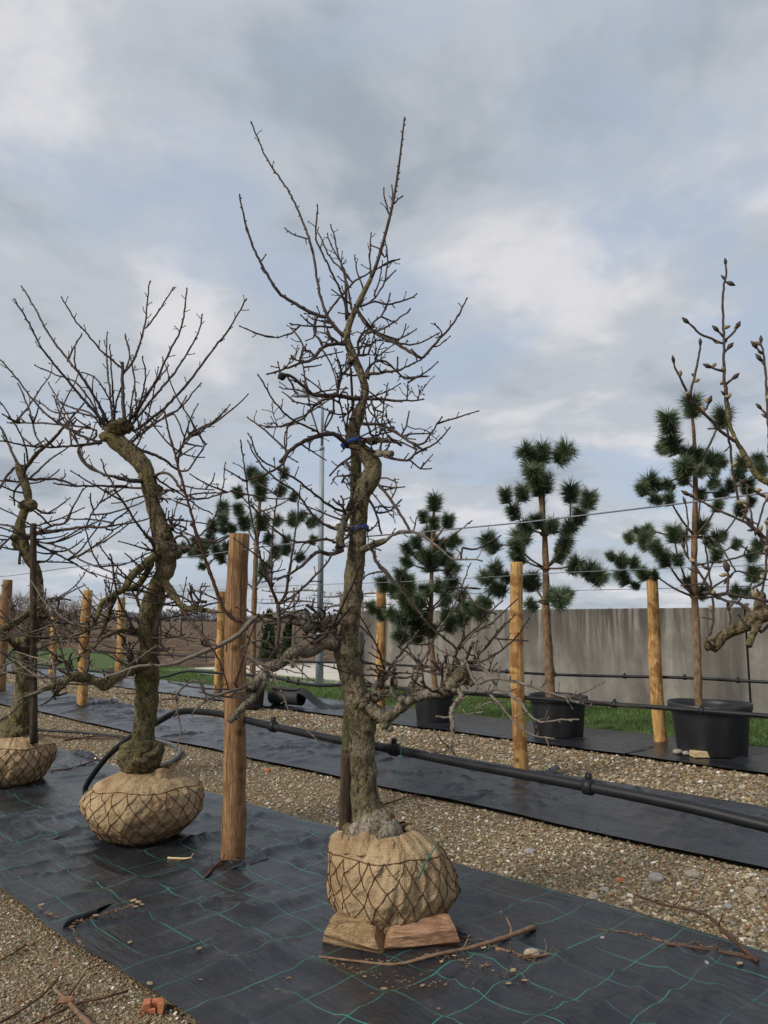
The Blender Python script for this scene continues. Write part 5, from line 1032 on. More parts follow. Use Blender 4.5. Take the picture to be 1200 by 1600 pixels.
for p in gp: p.z = -0.012
pipe_thing('drip_pipe', gp, 0.020, M['pipe'], 'black pipe lying on the gravel behind the slender and mossy trees', 'pipe')
hp = [G(x, y, 0.0) for x, y in [(238, 1155), (262, 1161), (276, 1168), (281, 1176), (272, 1187), (255, 1196), (236, 1203)]]
for p in hp: p.z = 0.0
pipe_thing('grey_hose', hp, 0.024, M['hose'], 'curved grey hose end on the gravel behind the burlap ball', 'hose')
def wire(s_, z, d0, d1, r, label, sag=0.02, n=24):
    pts = []
    for i in range(n + 1):
        t = i / n; d = d0 + (d1 - d0) * t; p = SD(s_, d, z - sag * (math.sin(t * math.pi * 5) ** 2)); pts.append(p)
    mb = MB(); mb.tube(pts, r, 6, 0); tag(mb.build('wire', M['wire'], None, pts[0]), label, 'wire', 'wires stretched along the post rows')
wire(4.08, 1.945, -3.5, 18, 0.0034, 'tensioned wire over the near row, touching the stout brown post')
wire(8.90, 1.92, -1, 30, 0.0035, 'tensioned wire along the middle row of posts')
wire(13.06, 1.87, 2, 36, 0.004, 'tensioned wire along the row of potted pines', 0.01)
# thin green twine hanging from the low limb and knotted on the root ball
stick_thing('twine', [P(632, 1113, Y1 - 0.18), P(627, 1170, Y1 - 0.18), P(623, 1205, Y1 - 0.17), P(612, 1222, Y1 - 0.16)], [0.0014] * 4, M['twine'], 'thin green twine dangling from the level limb of the tall tree', 'twine', None, 5, 0)
stick_thing('twine', [P(655, 1372, Y1 - 0.27), P(662, 1352, Y1 - 0.27), P(672, 1338, Y1 - 0.24), P(684, 1316, Y1 - 0.20)], [0.003, 0.005, 0.004, 0.0015], M['twine'], 'frayed green twine tuft knotted on the propped root ball', 'twine', None, 5, 0.3)

# ------------------------------------------------------------------ concrete wall
wall = empty('concrete_wall', SD(18.2, 13), 'long weathered grey concrete wall with dark streaks along the lawn', 'wall')
WH = 1.67
for d0, d1 in ((-7, -2.4), (-2.36, 2.14), (2.18, 6.66), (6.71, 13.08), (13.13, 19.5)):
    mb = MB(); c = (d0 + d1) / 2; L = (d1 - d0) * SQ; ctr = SD(18.35, c, WH / 2 - 0.02)
    nx_, nz_ = 24, 10; ca, sa = -SQ, SQ
    # front, back, top as a bevelled slab: section swept along the wall
    sec = [(-0.11, -0.04), (-0.11, WH - 0.012), (-0.098, WH), (0.098, WH), (0.11, WH - 0.012), (0.11, -0.04)]
    vv = []
    for j in range(nx_ + 1):
        t = -L / 2 + L * j / nx_
        for u, z in sec:
            wz = z + (0.006 * vnoise(np.array([[t * 1.3 + c, 2.2, 0.5]]))[0] if z > 1 else 0)
            vv.append((ctr.x + t * -SQ + u * SQ, ctr.y + t * SQ + u * SQ, wz))
    k = len(sec); fs = [(j * k + i, (j + 1) * k + i, (j + 1) * k + i + 1, j * k + i + 1) for j in range(nx_) for i in range(k - 1)] + [tuple(range(k)), tuple(nx_ * k + i for i in reversed(range(k)))]
    mb.add(vv, fs); mb.build('panel', M['concrete'], wall, smooth=False)
tp = MB(); q = G(547, 1068); tp.tube([Vector((q.x, q.y + 0.3, -0.05)), Vector((q.x, q.y + 0.3, 0.8)), Vector((q.x, q.y + 0.3, 1.35))], 0.10, 12, 0, noise=0.05)
tag(tp.build('timber_stub', M['post_new'], None, Vector((q.x, q.y + 0.3, 0))), 'short timber stub between the light pole and the wall end', 'post')

# light pole
lb_ = G(499, 1069); Yp = lb_.y
pole = empty('street_lamp', Vector((lb_.x, Yp, -0.02)), 'tall galvanised lamp pole with bent top behind the tall tree', 'street lamp')
def pp(px, py): q = P(px, py, Yp); return q
mb = MB(); zj = P(502, 968, Yp).z; zc = P(505, 700, Yp).z; zt = P(505, 640, Yp).z
mb.tube([Vector((lb_.x, Yp, -0.02)), Vector((lb_.x, Yp, zj)), Vector((lb_.x, Yp, zj + 0.02))], [0.092, 0.090, 0.075], 16, 0); mb.build('base_section', M['steel'], pole)
mb = MB(); mb.tube([Vector((lb_.x, Yp, zj)), Vector((lb_.x, Yp, zc))], [0.074, 0.056], 16, 0); mb.build('shaft', M['steel'], pole)
mb = MB(); mb.tube([Vector((lb_.x, Yp, zc - 0.05)), Vector((lb_.x, Yp, zc + 0.03)), Vector((lb_.x, Yp, zc + 0.04))], [0.062, 0.062, 0.04], 16, 0); mb.build('collar', M['steel'], pole)
mb = MB(); arc = [Vector((lb_.x, Yp, zc)), Vector((lb_.x, Yp, zt))] + [Vector((lb_.x - 0.35 * (1 - math.cos(a)), Yp, zt + 0.35 * math.sin(a))) for a in (0.3, 0.6, 0.9, 1.2, 1.5)]
mb.tube(arc, 0.036, 12, 0); mb.build('arm', M['steel'], pole)
mb = MB(); hx = arc[-1]; mb.tube([hx + Vector((0.05, 0, 0.0)), hx + Vector((-0.05, 0, 0.01)), hx + Vector((-0.30, 0, 0.0)), hx + Vector((-0.42, 0, -0.01))], [0.03, 0.06, 0.055, 0.02], 10, 0); mb.build('lamp_head', M['steel'], pole)

# ------------------------------------------------------------------ potted pines
def needle_mesh(seed, n=950):
    g = np.random.default_rng(seed)
    z = g.uniform(-0.75, 0.25, n); a = g.uniform(0, 6.283, n); fwd = g.uniform(-0.1, 1.0, n) * (0.5 + 0.6 * (z + 0.75)); L = g.uniform(0.62, 1.0, n) * (0.72 + 0.28 * (z + 0.75))
    d = np.stack([np.cos(a), np.sin(a), fwd], 1); d /= np.linalg.norm(d, axis=1)[:, None]; d += g.normal(0, 0.12, d.shape)
    o = np.stack([0.04 * np.cos(a), 0.04 * np.sin(a), z], 1); s_ = np.cross(d, g.normal(0, 1, (n, 3))); s_ /= np.linalg.norm(s_, axis=1)[:, None]
    w = 0.013
    mid = o + d * (L * 0.55)[:, None]; tip = o + d * L[:, None]; tip[:, 2] -= 0.06 * L
    v = np.stack([o - s_ * w * 0.8, o + s_ * w * 0.8, mid + s_ * w, mid - s_ * w, tip], 1).reshape(-1, 3)
    b = np.arange(n)[:, None] * 5
    f = np.concatenate([b + np.array([[0, 1, 2]]), b + np.array([[0, 2, 3]]), b + np.array([[3, 2, 4]])], 0)
    return np_mesh('needle_tuft', v, f, M['needle'], smooth=False)
TUFTS = [needle_mesh(100 + i) for i in range(6)]
def pine(Y, trunk, whorls, tufts, crop, label, potx, base_z, wtop, wbase, scale=1.0):
    root = empty('pine_tree', Vector((potx, Y, base_z)), label, 'tree', 'young pines in the pot row')
    k = CROP[crop][2]; tp_ = cr(crop, trunk); wh = cr(crop, whorls)
    pts = [P(x, y, Y) for x, y in tp_]; pts.append(Vector((pts[-1].x, Y, base_z - 0.05)))
    n = len(pts); sm = catmull([(p, wtop + (wbase - wtop) * (i / (n - 1)) ** 0.7) for i, p in enumerate(pts)], 0.05)
    mb = MB(); mb.tube([p for p, w in sm], [W(w, p) / 2 * (1 + 0.06 * math.sin(i * 0.9)) for i, (p, w) in enumerate(sm)], 14, 0, noise=0.12, nscale=14, fine=0.05)
    for x, y in wh:
        c = P(x, y, Y); mb.blob(c, W(wbase, c) * 0.50, 0, 12, 8, 0.4, 20, (1, 1, 0.6))
    mb.build('trunk', M['pinebark'], root)
    tcen = tp_; nodes = [(P(x, y, Y), 0.0, None) for x, y in wh] + [(pts[0], 0.0, None)]
    tf = []
    for x, y, r in tufts:
        (qx, qy), = cr(crop, [(x, y)]); tx = np.interp(qy, [p[1] for p in tcen], [p[0] for p in tcen]); hd = abs(qx - tx) * Y / F
        dy = rng.uniform(-1, 1) * math.sqrt(max(0.02, 0.75 ** 2 - min(hd, 0.7) ** 2)) * 0.75 if hd > 0.05 else 0
        c = P(qx, qy, Y + dy); tf.append((hd + abs(dy) * 0.6, c, W(r / k, c), hd))
    tf.sort(key=lambda q: q[0]); placed = []
    for dist, c, r, hd in tf:
        best, bc, bd_ = None, 1e9, None
        for w_ in nodes[:len(wh)]:
            dv = c - w_[0]; cost = dv.length + max(0, -dv.z + 0.05) * 3.0 + max(0, dv.z - 0.9) * 1.5
            if cost < bc: bc, best = cost, w_[0]; bd_ = None
        for c2, d2 in placed:
            dv = c - c2; 
            if d2 < dist: 
                cost = dv.length * 1.35 + max(0, -dv.z) * 1.2 + 0.06
                if cost < bc: bc, best = cost, c2; bd_ = d2
        up = Vector((0, 0, 1)); dv = c - best; mid = best + dv * 0.5 - up * 0.10 * dv.length * (0.6 if dv.z > 0 else -0.5)
        if dv.length > 0.03:
            b = MB(); sm2 = catmull([(best, 0.0), (mid, 0.0), (c, 0.0)], 0.06); m_ = len(sm2); r0 = 0.016 if bd_ is None else 0.010
            b.tube([p for p, _ in sm2], [r0 + (0.007 - r0) * i / (m_ - 1) for i in range(m_)], 7, 0, noise=0.1, nscale=30); nn_ = int(70 * dv.length / 0.3); 
            for _ in range(nn_):
                t_ = rng.uniform(0.35, 1.0); i_ = min(m_ - 2, int(t_ * (m_ - 1))); p_ = sm2[i_][0].lerp(sm2[i_ + 1][0], rng.random()); tn = (sm2[i_ + 1][0] - sm2[i_][0]).normalized(); per = tn.cross(rand_dir()).normalized(); q_ = p_ + (per + tn * 0.9).normalized() * r * rng.uniform(0.6, 1.0); s2 = tn.cross(per) * 0.0016
                b.add([p_ - s2, p_ + s2, q_], [(0, 1, 2)], 1)
            b.build('branch', [M['pinetwig'], M['needle']], root)
        ax = (c - mid).normalized() * 0.7 + up * 0.75 if hd > 0.03 else up
        ax = (ax + rand_dir() * 0.15).normalized()
        o = bpy.data.objects.new('needle_tuft', rng.choice(TUFTS)); col.objects.link(o); o.parent = root
        sc_ = r * scale * 1.5 * rng.uniform(0.92, 1.12); o.scale = (sc_, sc_, sc_ * 1.1); o.rotation_mode = 'QUATERNION'; o.rotation_quaternion = ax.to_track_quat('Z', 'Y')
        o.location = c - root.location
        placed.append((c, dist))
    return root
def pot(x, y, r, h, label, group='big black plant pots'):
    root = empty('plant_pot', Vector((x, y, 0.012)), label, 'plant pot', group); n = 72
    prof = [(0.0, 0.0), (r * 0.80, 0.0), (r * 0.815, 0.012), (r * 0.90, h * 0.72), (r * 0.915, h * 0.74), (r * 0.925, h * 0.86), (r * 0.985, h * 0.87), (r, h * 0.885), (r * 1.0, h * 0.985), (r * 0.985, h), (r * 0.955, h), (r * 0.945, h * 0.9), (r * 0.93, h * 0.84)]
    vv = []; 
    for j, (rr_, z) in enumerate(prof):
        for i in range(n):
            a = 2 * math.pi * i / n; rib = 0.006 if (i % 6 == 0 and 2 <= j <= 3) else 0.0; sq = 1 + 0.012 * math.sin(2 * a + x) * (z / h)
            vv.append((x + (rr_ + rib) * math.cos(a) * sq, y + (rr_ + rib) * math.sin(a) * sq, 0.012 + z + 0.008 * (z / h) * math.sin(a * 2 + y)))
    mb = MB(); mb.add(vv, [(j * n + i, j * n + (i + 1) % n, (j + 1) * n + (i + 1) % n, (j + 1) * n + i) for j in range(len(prof) - 1) for i in range(n)]); mb.build('shell', M['pot'], root)
    so = MB(); R_ = 10; sv = [(x, y, 0.012 + h * 0.86)]
    for j in range(1, R_ + 1):
        for i in range(n):
            a = 2 * math.pi * i / n; rr_ = r * 0.935 * j / R_; sv.append((x + rr_ * math.cos(a), y + rr_ * math.sin(a), 0.012 + h * 0.85 + 0.03 * (1 - j / R_) + 0.008 * rng.uniform(-1, 1)))
    so.add(sv, [(0, 1 + i, 1 + (i + 1) % n) for i in range(n)] + [(1 + (j - 1) * n + i, 1 + j * n + i, 1 + j * n + (i + 1) % n, 1 + (j - 1) * n + (i + 1) % n) for j in range(1, R_) for i in range(n)]); so.build('soil', M['potsoil'], root)
    return root
pot(3.66, 8.92, 0.445, 0.55, 'widest black plant pot standing on a pale wood offcut')
pot(2.255, 10.27, 0.375, 0.50, 'black plant pot partly hidden behind the orange peeled post')
pot(0.735, 11.6, 0.31, 0.42, 'black plant pot behind the level limb of the tall tree')
pot(-2.23, 13.35, 0.23, 0.36, 'small black plant pot half hidden behind the stout brown post')
pine(8.92, [(628, 215), (640, 330), (648, 470), (650, 590), (651, 800), (645, 1060), (643, 1300), (645, 1480), (655, 1640), (668, 1900), (670, 2100)], [(650, 590), (648, 1060), (645, 1480)],
     [(630, 140, 80), (465, 250, 80), (485, 400, 75), (420, 450, 50), (570, 570, 80), (665, 490, 60), (840, 220, 80), (770, 520, 65), (830, 540, 55), (700, 600, 50), (340, 680, 65), (280, 720, 50), (450, 700, 55), (465, 790, 45), (370, 800, 45), (790, 615, 35), (785, 690, 45), (900, 700, 50), (690, 760, 45), (840, 760, 50), (810, 840, 45), (980, 545, 60), (1090, 530, 60), (1110, 600, 50), (950, 620, 45), (1010, 700, 60), (1040, 810, 40), (970, 860, 50), (500, 1030, 65), (540, 1050, 50), (790, 1080, 60), (840, 1050, 40), (700, 980, 60), (300, 1080, 75), (190, 1065, 40), (240, 1020, 35), (370, 1130, 60), (430, 1200, 60), (530, 1210, 50), (130, 1220, 50), (60, 1190, 35), (220, 1240, 45), (140, 1330, 60), (280, 1310, 50), (230, 1400, 35), (360, 1320, 40), (600, 1370, 40), (800, 1180, 50), (940, 1105, 40), (1090, 1120, 50), (1050, 1190, 50), (1060, 1310, 65), (940, 1440, 55), (1020, 1440, 40), (700, 1440, 50), (320, 1010, 50), (560, 640, 60), (600, 490, 60)],
     'r4', 'tall slender pine with ball shaped top tuft growing in the widest pot', 3.66, 0.47, 3.4, 12.5)
pine(10.27, [(625, 540), (640, 700), (655, 880), (663, 1100), (665, 1300), (665, 1440), (672, 1600), (690, 1850), (700, 2100)], [(655, 870), (660, 1140), (655, 1400)],
     [(510, 230, 85), (640, 225, 85), (810, 230, 90), (570, 400, 90), (650, 460, 85), (560, 330, 80), (600, 500, 70), (350, 560, 65), (480, 540, 65), (410, 690, 60), (590, 760, 60), (500, 810, 70), (460, 900, 90), (430, 960, 60), (715, 800, 60), (220, 930, 85), (440, 1040, 70), (860, 540, 75), (1000, 590, 75), (930, 720, 75), (850, 820, 65), (820, 940, 75), (780, 980, 50), (560, 1230, 80), (510, 1260, 60), (270, 1140, 70), (180, 1210, 60), (350, 1210, 50), (270, 1300, 70), (900, 1110, 75), (1010, 1150, 70), (1090, 1200, 70), (780, 1380, 90), (720, 1340, 60), (830, 1340, 60), (60, 1440, 60), (180, 1410, 60), (780, 1040, 50), (540, 1420, 60), (120, 1450, 60)],
     'd3', 'bushy dark pine with several upright top tufts behind the orange post', 2.255, 0.42, 5, 15)
pine(11.6, [(525, 220), (518, 400), (512, 580), (508, 800), (505, 950), (518, 1100), (530, 1260)], [(513, 575), (505, 810), (505, 960), (520, 400)],
     [(530, 165, 62), (465, 250, 45), (610, 275, 50), (525, 290, 45), (500, 350, 50), (365, 445, 45), (420, 400, 45), (560, 420, 55), (650, 400, 55), (500, 500, 70), (360, 520, 45), (450, 480, 50), (640, 560, 50), (600, 500, 50), (540, 470, 60), (330, 600, 50), (370, 640, 60), (220, 650, 50), (290, 690, 60), (380, 690, 50), (470, 690, 50), (560, 660, 50), (630, 650, 55), (600, 740, 50), (690, 720, 40), (820, 770, 50), (700, 790, 50), (150, 790, 40), (210, 830, 50), (330, 860, 60), (420, 880, 70), (320, 960, 55), (420, 960, 50), (510, 930, 50), (640, 890, 60), (800, 830, 60), (700, 850, 50), (480, 850, 40), (270, 830, 50), (380, 800, 60), (440, 750, 50), (600, 830, 50), (340, 740, 50)],
     'b4', 'small cone shaped pine in front of the concrete wall behind the level limb', 0.735, 0.36, 4, 10, 0.92)
pine(13.35, [(430, 290), (412, 450), (402, 600), (394, 800), (388, 1000)], [(402, 600), (390, 880), (415, 400)],
     [(370, 150, 50), (430, 200, 60), (430, 280, 50), (575, 150, 40), (560, 260, 45), (285, 270, 45), (195, 370, 50), (290, 380, 45), (640, 300, 35), (440, 450, 60), (540, 450, 40), (330, 460, 50), (240, 500, 40), (190, 510, 35), (130, 480, 45), (115, 560, 45), (640, 440, 55), (690, 420, 40), (760, 460, 45), (590, 570, 40), (530, 640, 50), (680, 680, 40), (590, 630, 40), (150, 630, 45), (50, 640, 50), (20, 580, 40), (180, 680, 40), (760, 570, 35), (480, 560, 40), (450, 750, 50), (60, 740, 30), (0, 640, 45), (80, 600, 40), (220, 620, 45), (190, 440, 45), (400, 180, 50), (-60, 620, 40)],
     'b5', 'loose open pine showing above the stout brown post', -2.23, 0.31, 4, 9, 0.9)
oc = MB(); q = G(1098, 1183); oc.box((q.x, q.y - 0.05, 0.045), (0.28, 0.12, 0.065), 0, 0.05); o = oc.build('wood_offcut', M['offcut'], None, Vector((q.x, q.y - 0.05, 0.012)), smooth=False); tag(o, 'pale sawn wood offcut wedged under the widest pot', 'wood block'); bv = o.modifiers.new('bevel', 'BEVEL'); bv.width = 0.006; bv.segments = 2

# ------------------------------------------------------------------ roll of mesh matting
def mat_mesh():
    m = NT('black_mesh_matting', 0.6, 0.35); uv = m.N.new('ShaderNodeUVMap').outputs[0]
    ch = m.N.new('ShaderNodeTexVoronoi'); ch.inputs['Scale'].default_value = 55; ch.inputs['Randomness'].default_value = 0.0; m.L.new(uv, ch.inputs['Vector'])
    m.color(m.ramp(ch.outputs['Distance'], [(0.25, (0.05, 0.05, 0.052)), (0.45, (0.008, 0.008, 0.009))])); m.bump(ch.outputs['Distance'], 0.6, 0.006); return m.m
M['matting'] = mat_mesh()
def mat_roll():
    c0 = G(452, 1104); ax = Vector((0.86, -0.50, 0)).normalized(); sdv = Vector((0.50, 0.86, 0)).normalized(); L = 0.62; prof = []
    for i in range(64):
        t = i / 63; a = t * 2 * math.pi * 2.15; r = 0.085 + 0.075 * t; prof.append((r * math.cos(a + 1.2), 0.165 + r * math.sin(a + 1.2)))
    a_end = prof[-1]
    n = len(prof); cols_ = 18; vv = []; uvs = []
    for j in range(cols_ + 1):
        t = j / cols_
        for i, (u, z) in enumerate(prof):
            p = c0 + ax * (L * (t - 0.6)) + sdv * u; vv.append((p.x, p.y, max(0.012, z + 0.006 * math.sin(t * 7 + i * 0.2)))); uvs.append((t * L, i * 0.03))
    fs = [(j * n + i, j * n + i + 1, (j + 1) * n + i + 1, (j + 1) * n + i) for j in range(cols_) for i in range(n - 1)]
    root = empty('matting_roll', Vector((c0.x, c0.y, 0.0)), 'roll of black mesh matting with a loose tail lying by the lawn', 'matting')
    def part(name, vv, fs, uvs):
        me = bpy.data.meshes.new(name); me.from_pydata([tuple(Vector(v) - root.location) for v in vv], [], fs); me.materials.append(M['matting']); uvl = me.uv_layers.new(name='UVMap')
        for l in me.loops: uvl.data[l.index].uv = uvs[l.vertex_index]
        me.polygons.foreach_set('use_smooth', [True] * len(me.polygons)); me.update(); o = link(name, me, root); sm_ = o.modifiers.new('thick', 'SOLIDIFY'); sm_.thickness = 0.008; return o
    part('roll', vv, fs, uvs)
    # tail: leaves the roll's right end and runs down to the ground
    vv, uvs = [], []; m_, k_ = 20, 10; st = c0 + ax * (L * 0.40)
    for j in range(m_ + 1):
        t = j / m_; z = 0.30 * math.exp(-((t - 0.04) / 0.30) ** 2) + 0.02 + 0.015 * math.sin(t * 11)
        for i in range(k_ + 1):
            w = i / k_ - 0.5; p = st + Vector((0.92, -0.12, 0)) * (t * 1.05 - 0.06) + Vector((0.25, 0.95, 0)) * w * 0.42
            vv.append((p.x, p.y, max(0.018, z * (1 - 0.5 * abs(w)) + 0.01 * math.sin(w * 9 + t * 4)))); uvs.append((t, w * 0.5))
    part('tail', vv, [(j * (k_ + 1) + i, (j + 1) * (k_ + 1) + i, (j + 1) * (k_ + 1) + i + 1, j * (k_ + 1) + i + 1) for j in range(m_) for i in range(k_)], uvs)
mat_roll()

# ------------------------------------------------------------------ far espaliers and conifers
def espalier(px, py_top, Y, tiers, label):
    t = P(px, py_top, Y); root = empty('espalier_tree', Vector((t.x, Y, -0.05)), label, 'tree', 'bare espaliers beyond the lawn'); mb = MB()
    mb.tube([Vector((t.x, Y, -0.05)), Vector((t.x + 0.03, Y, t.z * 0.5)), Vector((t.x, Y, t.z))], [0.06, 0.05, 0.03], 8, 0, noise=0.1); mb.build('trunk', M['espalier'], root)
    for k in range(tiers):
        z = t.z - 0.12 - k * 0.33; b = MB(); L = rng.uniform(0.9, 1.25)
        b.tube([Vector((t.x + L * q, Y + 0.04 * math.sin(q * 5), z + 0.04 * math.sin(q * 4 + k))) for q in np.linspace(-1, 1, 9)], [0.012, 0.018, 0.024, 0.028, 0.03, 0.028, 0.024, 0.018, 0.012], 6, 0)
        for _ in range(18):
            q = rng.uniform(-L, L); spur(b, Vector((t.x + q, Y, z)), Vector((rng.gauss(0, .3), rng.gauss(0, .3), 1)).normalized(), rng.uniform(0.08, 0.22), 0.010, 0)
        b.build('tier', M['espalier'], root)
espalier(459, 918, 24, 4, 'bare espalier tree seen beside the lamp pole'); espalier(532, 925, 24.5, 4, 'bare espalier tree behind the left end of the concrete wall'); espalier(566, 923, 27, 3, 'bare espalier tree showing just over the concrete wall end')
def conifer(px, py_top, Y, w, label):
    t = P(px, py_top, Y); root = empty('conifer', Vector((t.x, Y, -0.05)), label, 'tree', 'small dark conifers beyond the lawn'); mb = MB(); mb.tube([Vector((t.x, Y, -0.05)), Vector((t.x, Y, t.z * 0.9))], [0.05, 0.02], 8, 0); mb.build('trunk', M['espalier'], root)
    n = 2600; z = nr.random(n); rad = w * (1 - z) ** 0.6 * np.sqrt(nr.uniform(0.15, 1, n)) * (1 + 0.25 * nr.standard_normal(n)); a = nr.uniform(0, 6.283, n)
    c = np.stack([rad * np.cos(a), rad * np.sin(a), 0.1 + z * (t.z - 0.1) + 0.05], 1); u = nr.normal(0, 1, (n, 3)); u /= np.linalg.norm(u, axis=1)[:, None]; s_ = np.cross(u, nr.normal(0, 1, (n, 3))); s_ /= np.linalg.norm(s_, axis=1)[:, None]
    v = np.stack([c - s_ * 0.03, c + s_ * 0.03, c + u * 0.12 + np.array([0, 0, 0.06])], 1).reshape(-1, 3); link('crown', np_mesh('crown', v, np.arange(3 * n).reshape(n, 3), M['conifer'], False), root)
conifer(421, 956, 25, 0.28, 'narrow dark conifer between the stout brown post and lamp pole'); conifer(452, 968, 26, 0.26, 'low dark conifer near the lamp pole foot')

# ------------------------------------------------------------------ fabric folds, sticks, stones, leaves
def fold(parent, pts, w, h):
    sm = catmull([(Vector(p), 0) for p in pts], 0.03); vv = []; prof = [(-1, 0), (-0.6, 0.55), (-0.2, 1.0), (0.25, 0.75), (0.6, 0.35), (1, 0)]; n = len(sm)
    for i, (p, _) in enumerate(sm):
        t = (sm[min(i + 1, n - 1)][0] - sm[max(i - 1, 0)][0]); t.z = 0; t.normalize(); sdv = Vector((-t.y, t.x, 0)); e = math.sin(math.pi * min(1, max(0.04, i / (n - 1)))) ** 0.5; zb = p.z
        for u, z in prof:
            k = w * (0.7 + 0.5 * rng.random()); vv.append(tuple(p + sdv * u * k * e + Vector((0, 0, 0.002 + z * h * e * rng.uniform(0.6, 1.2)))))
    m_ = len(prof); mb = MB(); mb.add(vv, [(i * m_ + k, (i + 1) * m_ + k, (i + 1) * m_ + k + 1, i * m_ + k + 1) for i in range(n - 1) for k in range(m_ - 1)])
    mb.build('fold', M['fabric'], parent, smooth=True)
def gz(px, py, z=0.014): q = G(px, py, z); return q
fold(fabC, [gz(700, 1246), gz(735, 1249), gz(758, 1244), gz(786, 1234)], 0.04, 0.035); fold(fabC, [gz(838, 1213), gz(856, 1208), gz(873, 1200)], 0.05, 0.05); fold(fabC, [gz(252, 1151), gz(282, 1149), gz(322, 1146)], 0.10, 0.04); fold(fabC, [gz(52, 1110), gz(60, 1110)], 0.10, 0.13); fold(fabC, [gz(135, 1102), gz(165, 1099), gz(186, 1095)], 0.08, 0.06); fold(fabE, [gz(975, 1178), gz(1000, 1172), gz(1022, 1166)], 0.03, 0.02); fold(fabA, [gz(112, 1176), gz(130, 1179), gz(152, 1186)], 0.06, 0.05)
fold(fabA, [gz(318, 1362), gz(345, 1360), gz(372, 1352), gz(420, 1340)], 0.035, 0.018); fold(fabA, [gz(40, 1330), gz(90, 1310), gz(130, 1300)], 0.03, 0.02)
fl = MB(); a_, b_ = G(97, 1452, 0.012), G(150, 1428, 0.012); nn = 8; vv = []
for i in range(nn + 1):
    t = i / nn; p = a_ + (b_ - a_) * t; hh = 0.042 * (1 - 0.5 * t) * min(1, 0.5 + 3 * t)
    for k, (dy, dz) in enumerate(((0, -0.1), (0.004, 0.55), (0.012, 1.0), (0.07, 0.75), (0.17, -0.05))):
        vv.append((p.x + 0.3 * dy + 0.003 * math.sin(i * 1.7 + k), p.y + dy, p.z + hh * dz))
fl.add(vv, [(i * 5 + k, (i + 1) * 5 + k, (i + 1) * 5 + k + 1, i * 5 + k + 1) for i in range(nn) for k in range(4)]); fl.build('flap', M['fabric'], fabA)

def ground_stick(pxs, w0, w1, mat, label, base=0.0, lift=None, twigs=2, group='fallen sticks on the ground', fabric=True):
    pts = []
    for i, (x, y) in enumerate(pxs):
        q = G(x, y, 0.015); z = (fab_z(q.x, q.y) if fabric else -0.012) + (lift[i] if lift else 0); pts.append(Vector((q.x, q.y, z)))
    n = len(pts); rad = [max(0.002, W(w0 + (w1 - w0) * i / (n - 1), p) / 2) for i, p in enumerate(pts)]
    pts = [p + Vector((0, 0, r * 0.8)) for p, r in zip(pts, rad)]
    return stick_thing('fallen_stick', pts, rad, mat, label, 'stick', group, 8, 0.12, 0.03, twigs)
def X(pts): return [(p[0] / 4, 1380 + p[1] / 4) for p in pts]
ground_stick([(498, 1497), (560, 1503), (620, 1510), (680, 1504), (730, 1492), (790, 1477), (836, 1460)], 3, 8, M['stick'], 'long bare stick lying in front of the split logs', twigs=3)
ground_stick([(995, 1405), (1040, 1425), (1100, 1442), (1140, 1470), (1184, 1509)], 3, 7, M['stick_dark'], 'thin dark stick reaching from gravel onto the fabric', lift=[0.02, 0.03, 0.03, 0.01, 0.0], twigs=3)
ground_stick([(1040, 1473), (1080, 1480), (1130, 1490), (1178, 1503)], 4, 5, M['stick_dark'], 'short dark stick under the thin one on the fabric', twigs=3)
ground_stick([(775, 1494), (820, 1500), (850, 1498), (873, 1489)], 6, 3, M['stick'], 'crumbly short stick beside stones on the fabric', twigs=5)
ground_stick([(262, 1342), (280, 1343), (300, 1346)], 3, 3, M['offcut'], 'pale forked twig on the fabric near the stout post', twigs=2)
ground_stick([(320, 1372), (340, 1358), (352, 1350), (378, 1348)], 4, 3, M['stick_dark'], 'dark twig caught at the foot of the stout post', twigs=3)
ground_stick([(80, 1205), (105, 1205), (130, 1198), (150, 1193)], 3, 2.4, M['stick_dark'], 'dark twig on the fabric between the two balls', twigs=3)
for pts, w0, w1, m_, lab in [([(-60, 860), (60, 800), (200, 710), (300, 630), (375, 540)], 5, 2.4, 'stick_dark', 'long dark twig on the fine gravel, farthest from the fabric'), ([(150, 870), (280, 810), (400, 750), (500, 710), (640, 680), (800, 635)], 3.4, 4, 'stick_dark', 'long reddish twig reaching the fabric edge over the fine gravel'), ([(230, 880), (380, 830), (530, 755)], 3, 3, 'stick_dark', 'short twig crossing under the thick broken branch'), ([(345, 630), (430, 710), (500, 790), (560, 850), (640, 920)], 5, 12, 'stick', 'thick broken branch with orange wound on the fine gravel'), ([(320, 755), (400, 690), (450, 640), (520, 540)], 3, 2.4, 'stick_dark', 'thin twig crossing the thick broken branch tip'), ([(0, 450), (80, 405), (165, 350)], 3, 2.4, 'stick_dark', 'short straight twig on the gravel beside the fabric corner')]:
    o = ground_stick(X(pts), w0, w1, M[m_], lab, twigs=2, fabric=False)
for pts, lab in (([(60, 1145), (110, 1150), (170, 1152)], 'dry twig along the gravel pipe behind the slender tree'), ([(100, 1155), (150, 1148), (190, 1152)], 'dry twig crossing another beside the gravel pipe, close to the mossy trunk'), ([(560, 1247), (600, 1252), (640, 1240), (665, 1243)], 'dry twig on the middle gravel behind the tall tree trunk')): ground_stick(pts, 3, 2, M['stick_dark'], lab, twigs=6, fabric=False)
q = X([(430, 720)])[0]; c = G(q[0] - 1, q[1], 0.01); mb = MB(); mb.blob((c.x, c.y, 0.004), 0.022, 0, 10, 7, 0.35, 40, (1.4, 0.8, 0.6)); tag(mb.build('wood_chip', M['log_red'], None, Vector((c.x, c.y, 0))), 'orange wood splinter at the broken branch on the fine gravel', 'wood chip')
c = G(239, 1577, -0.02); mb = MB(); n = 14
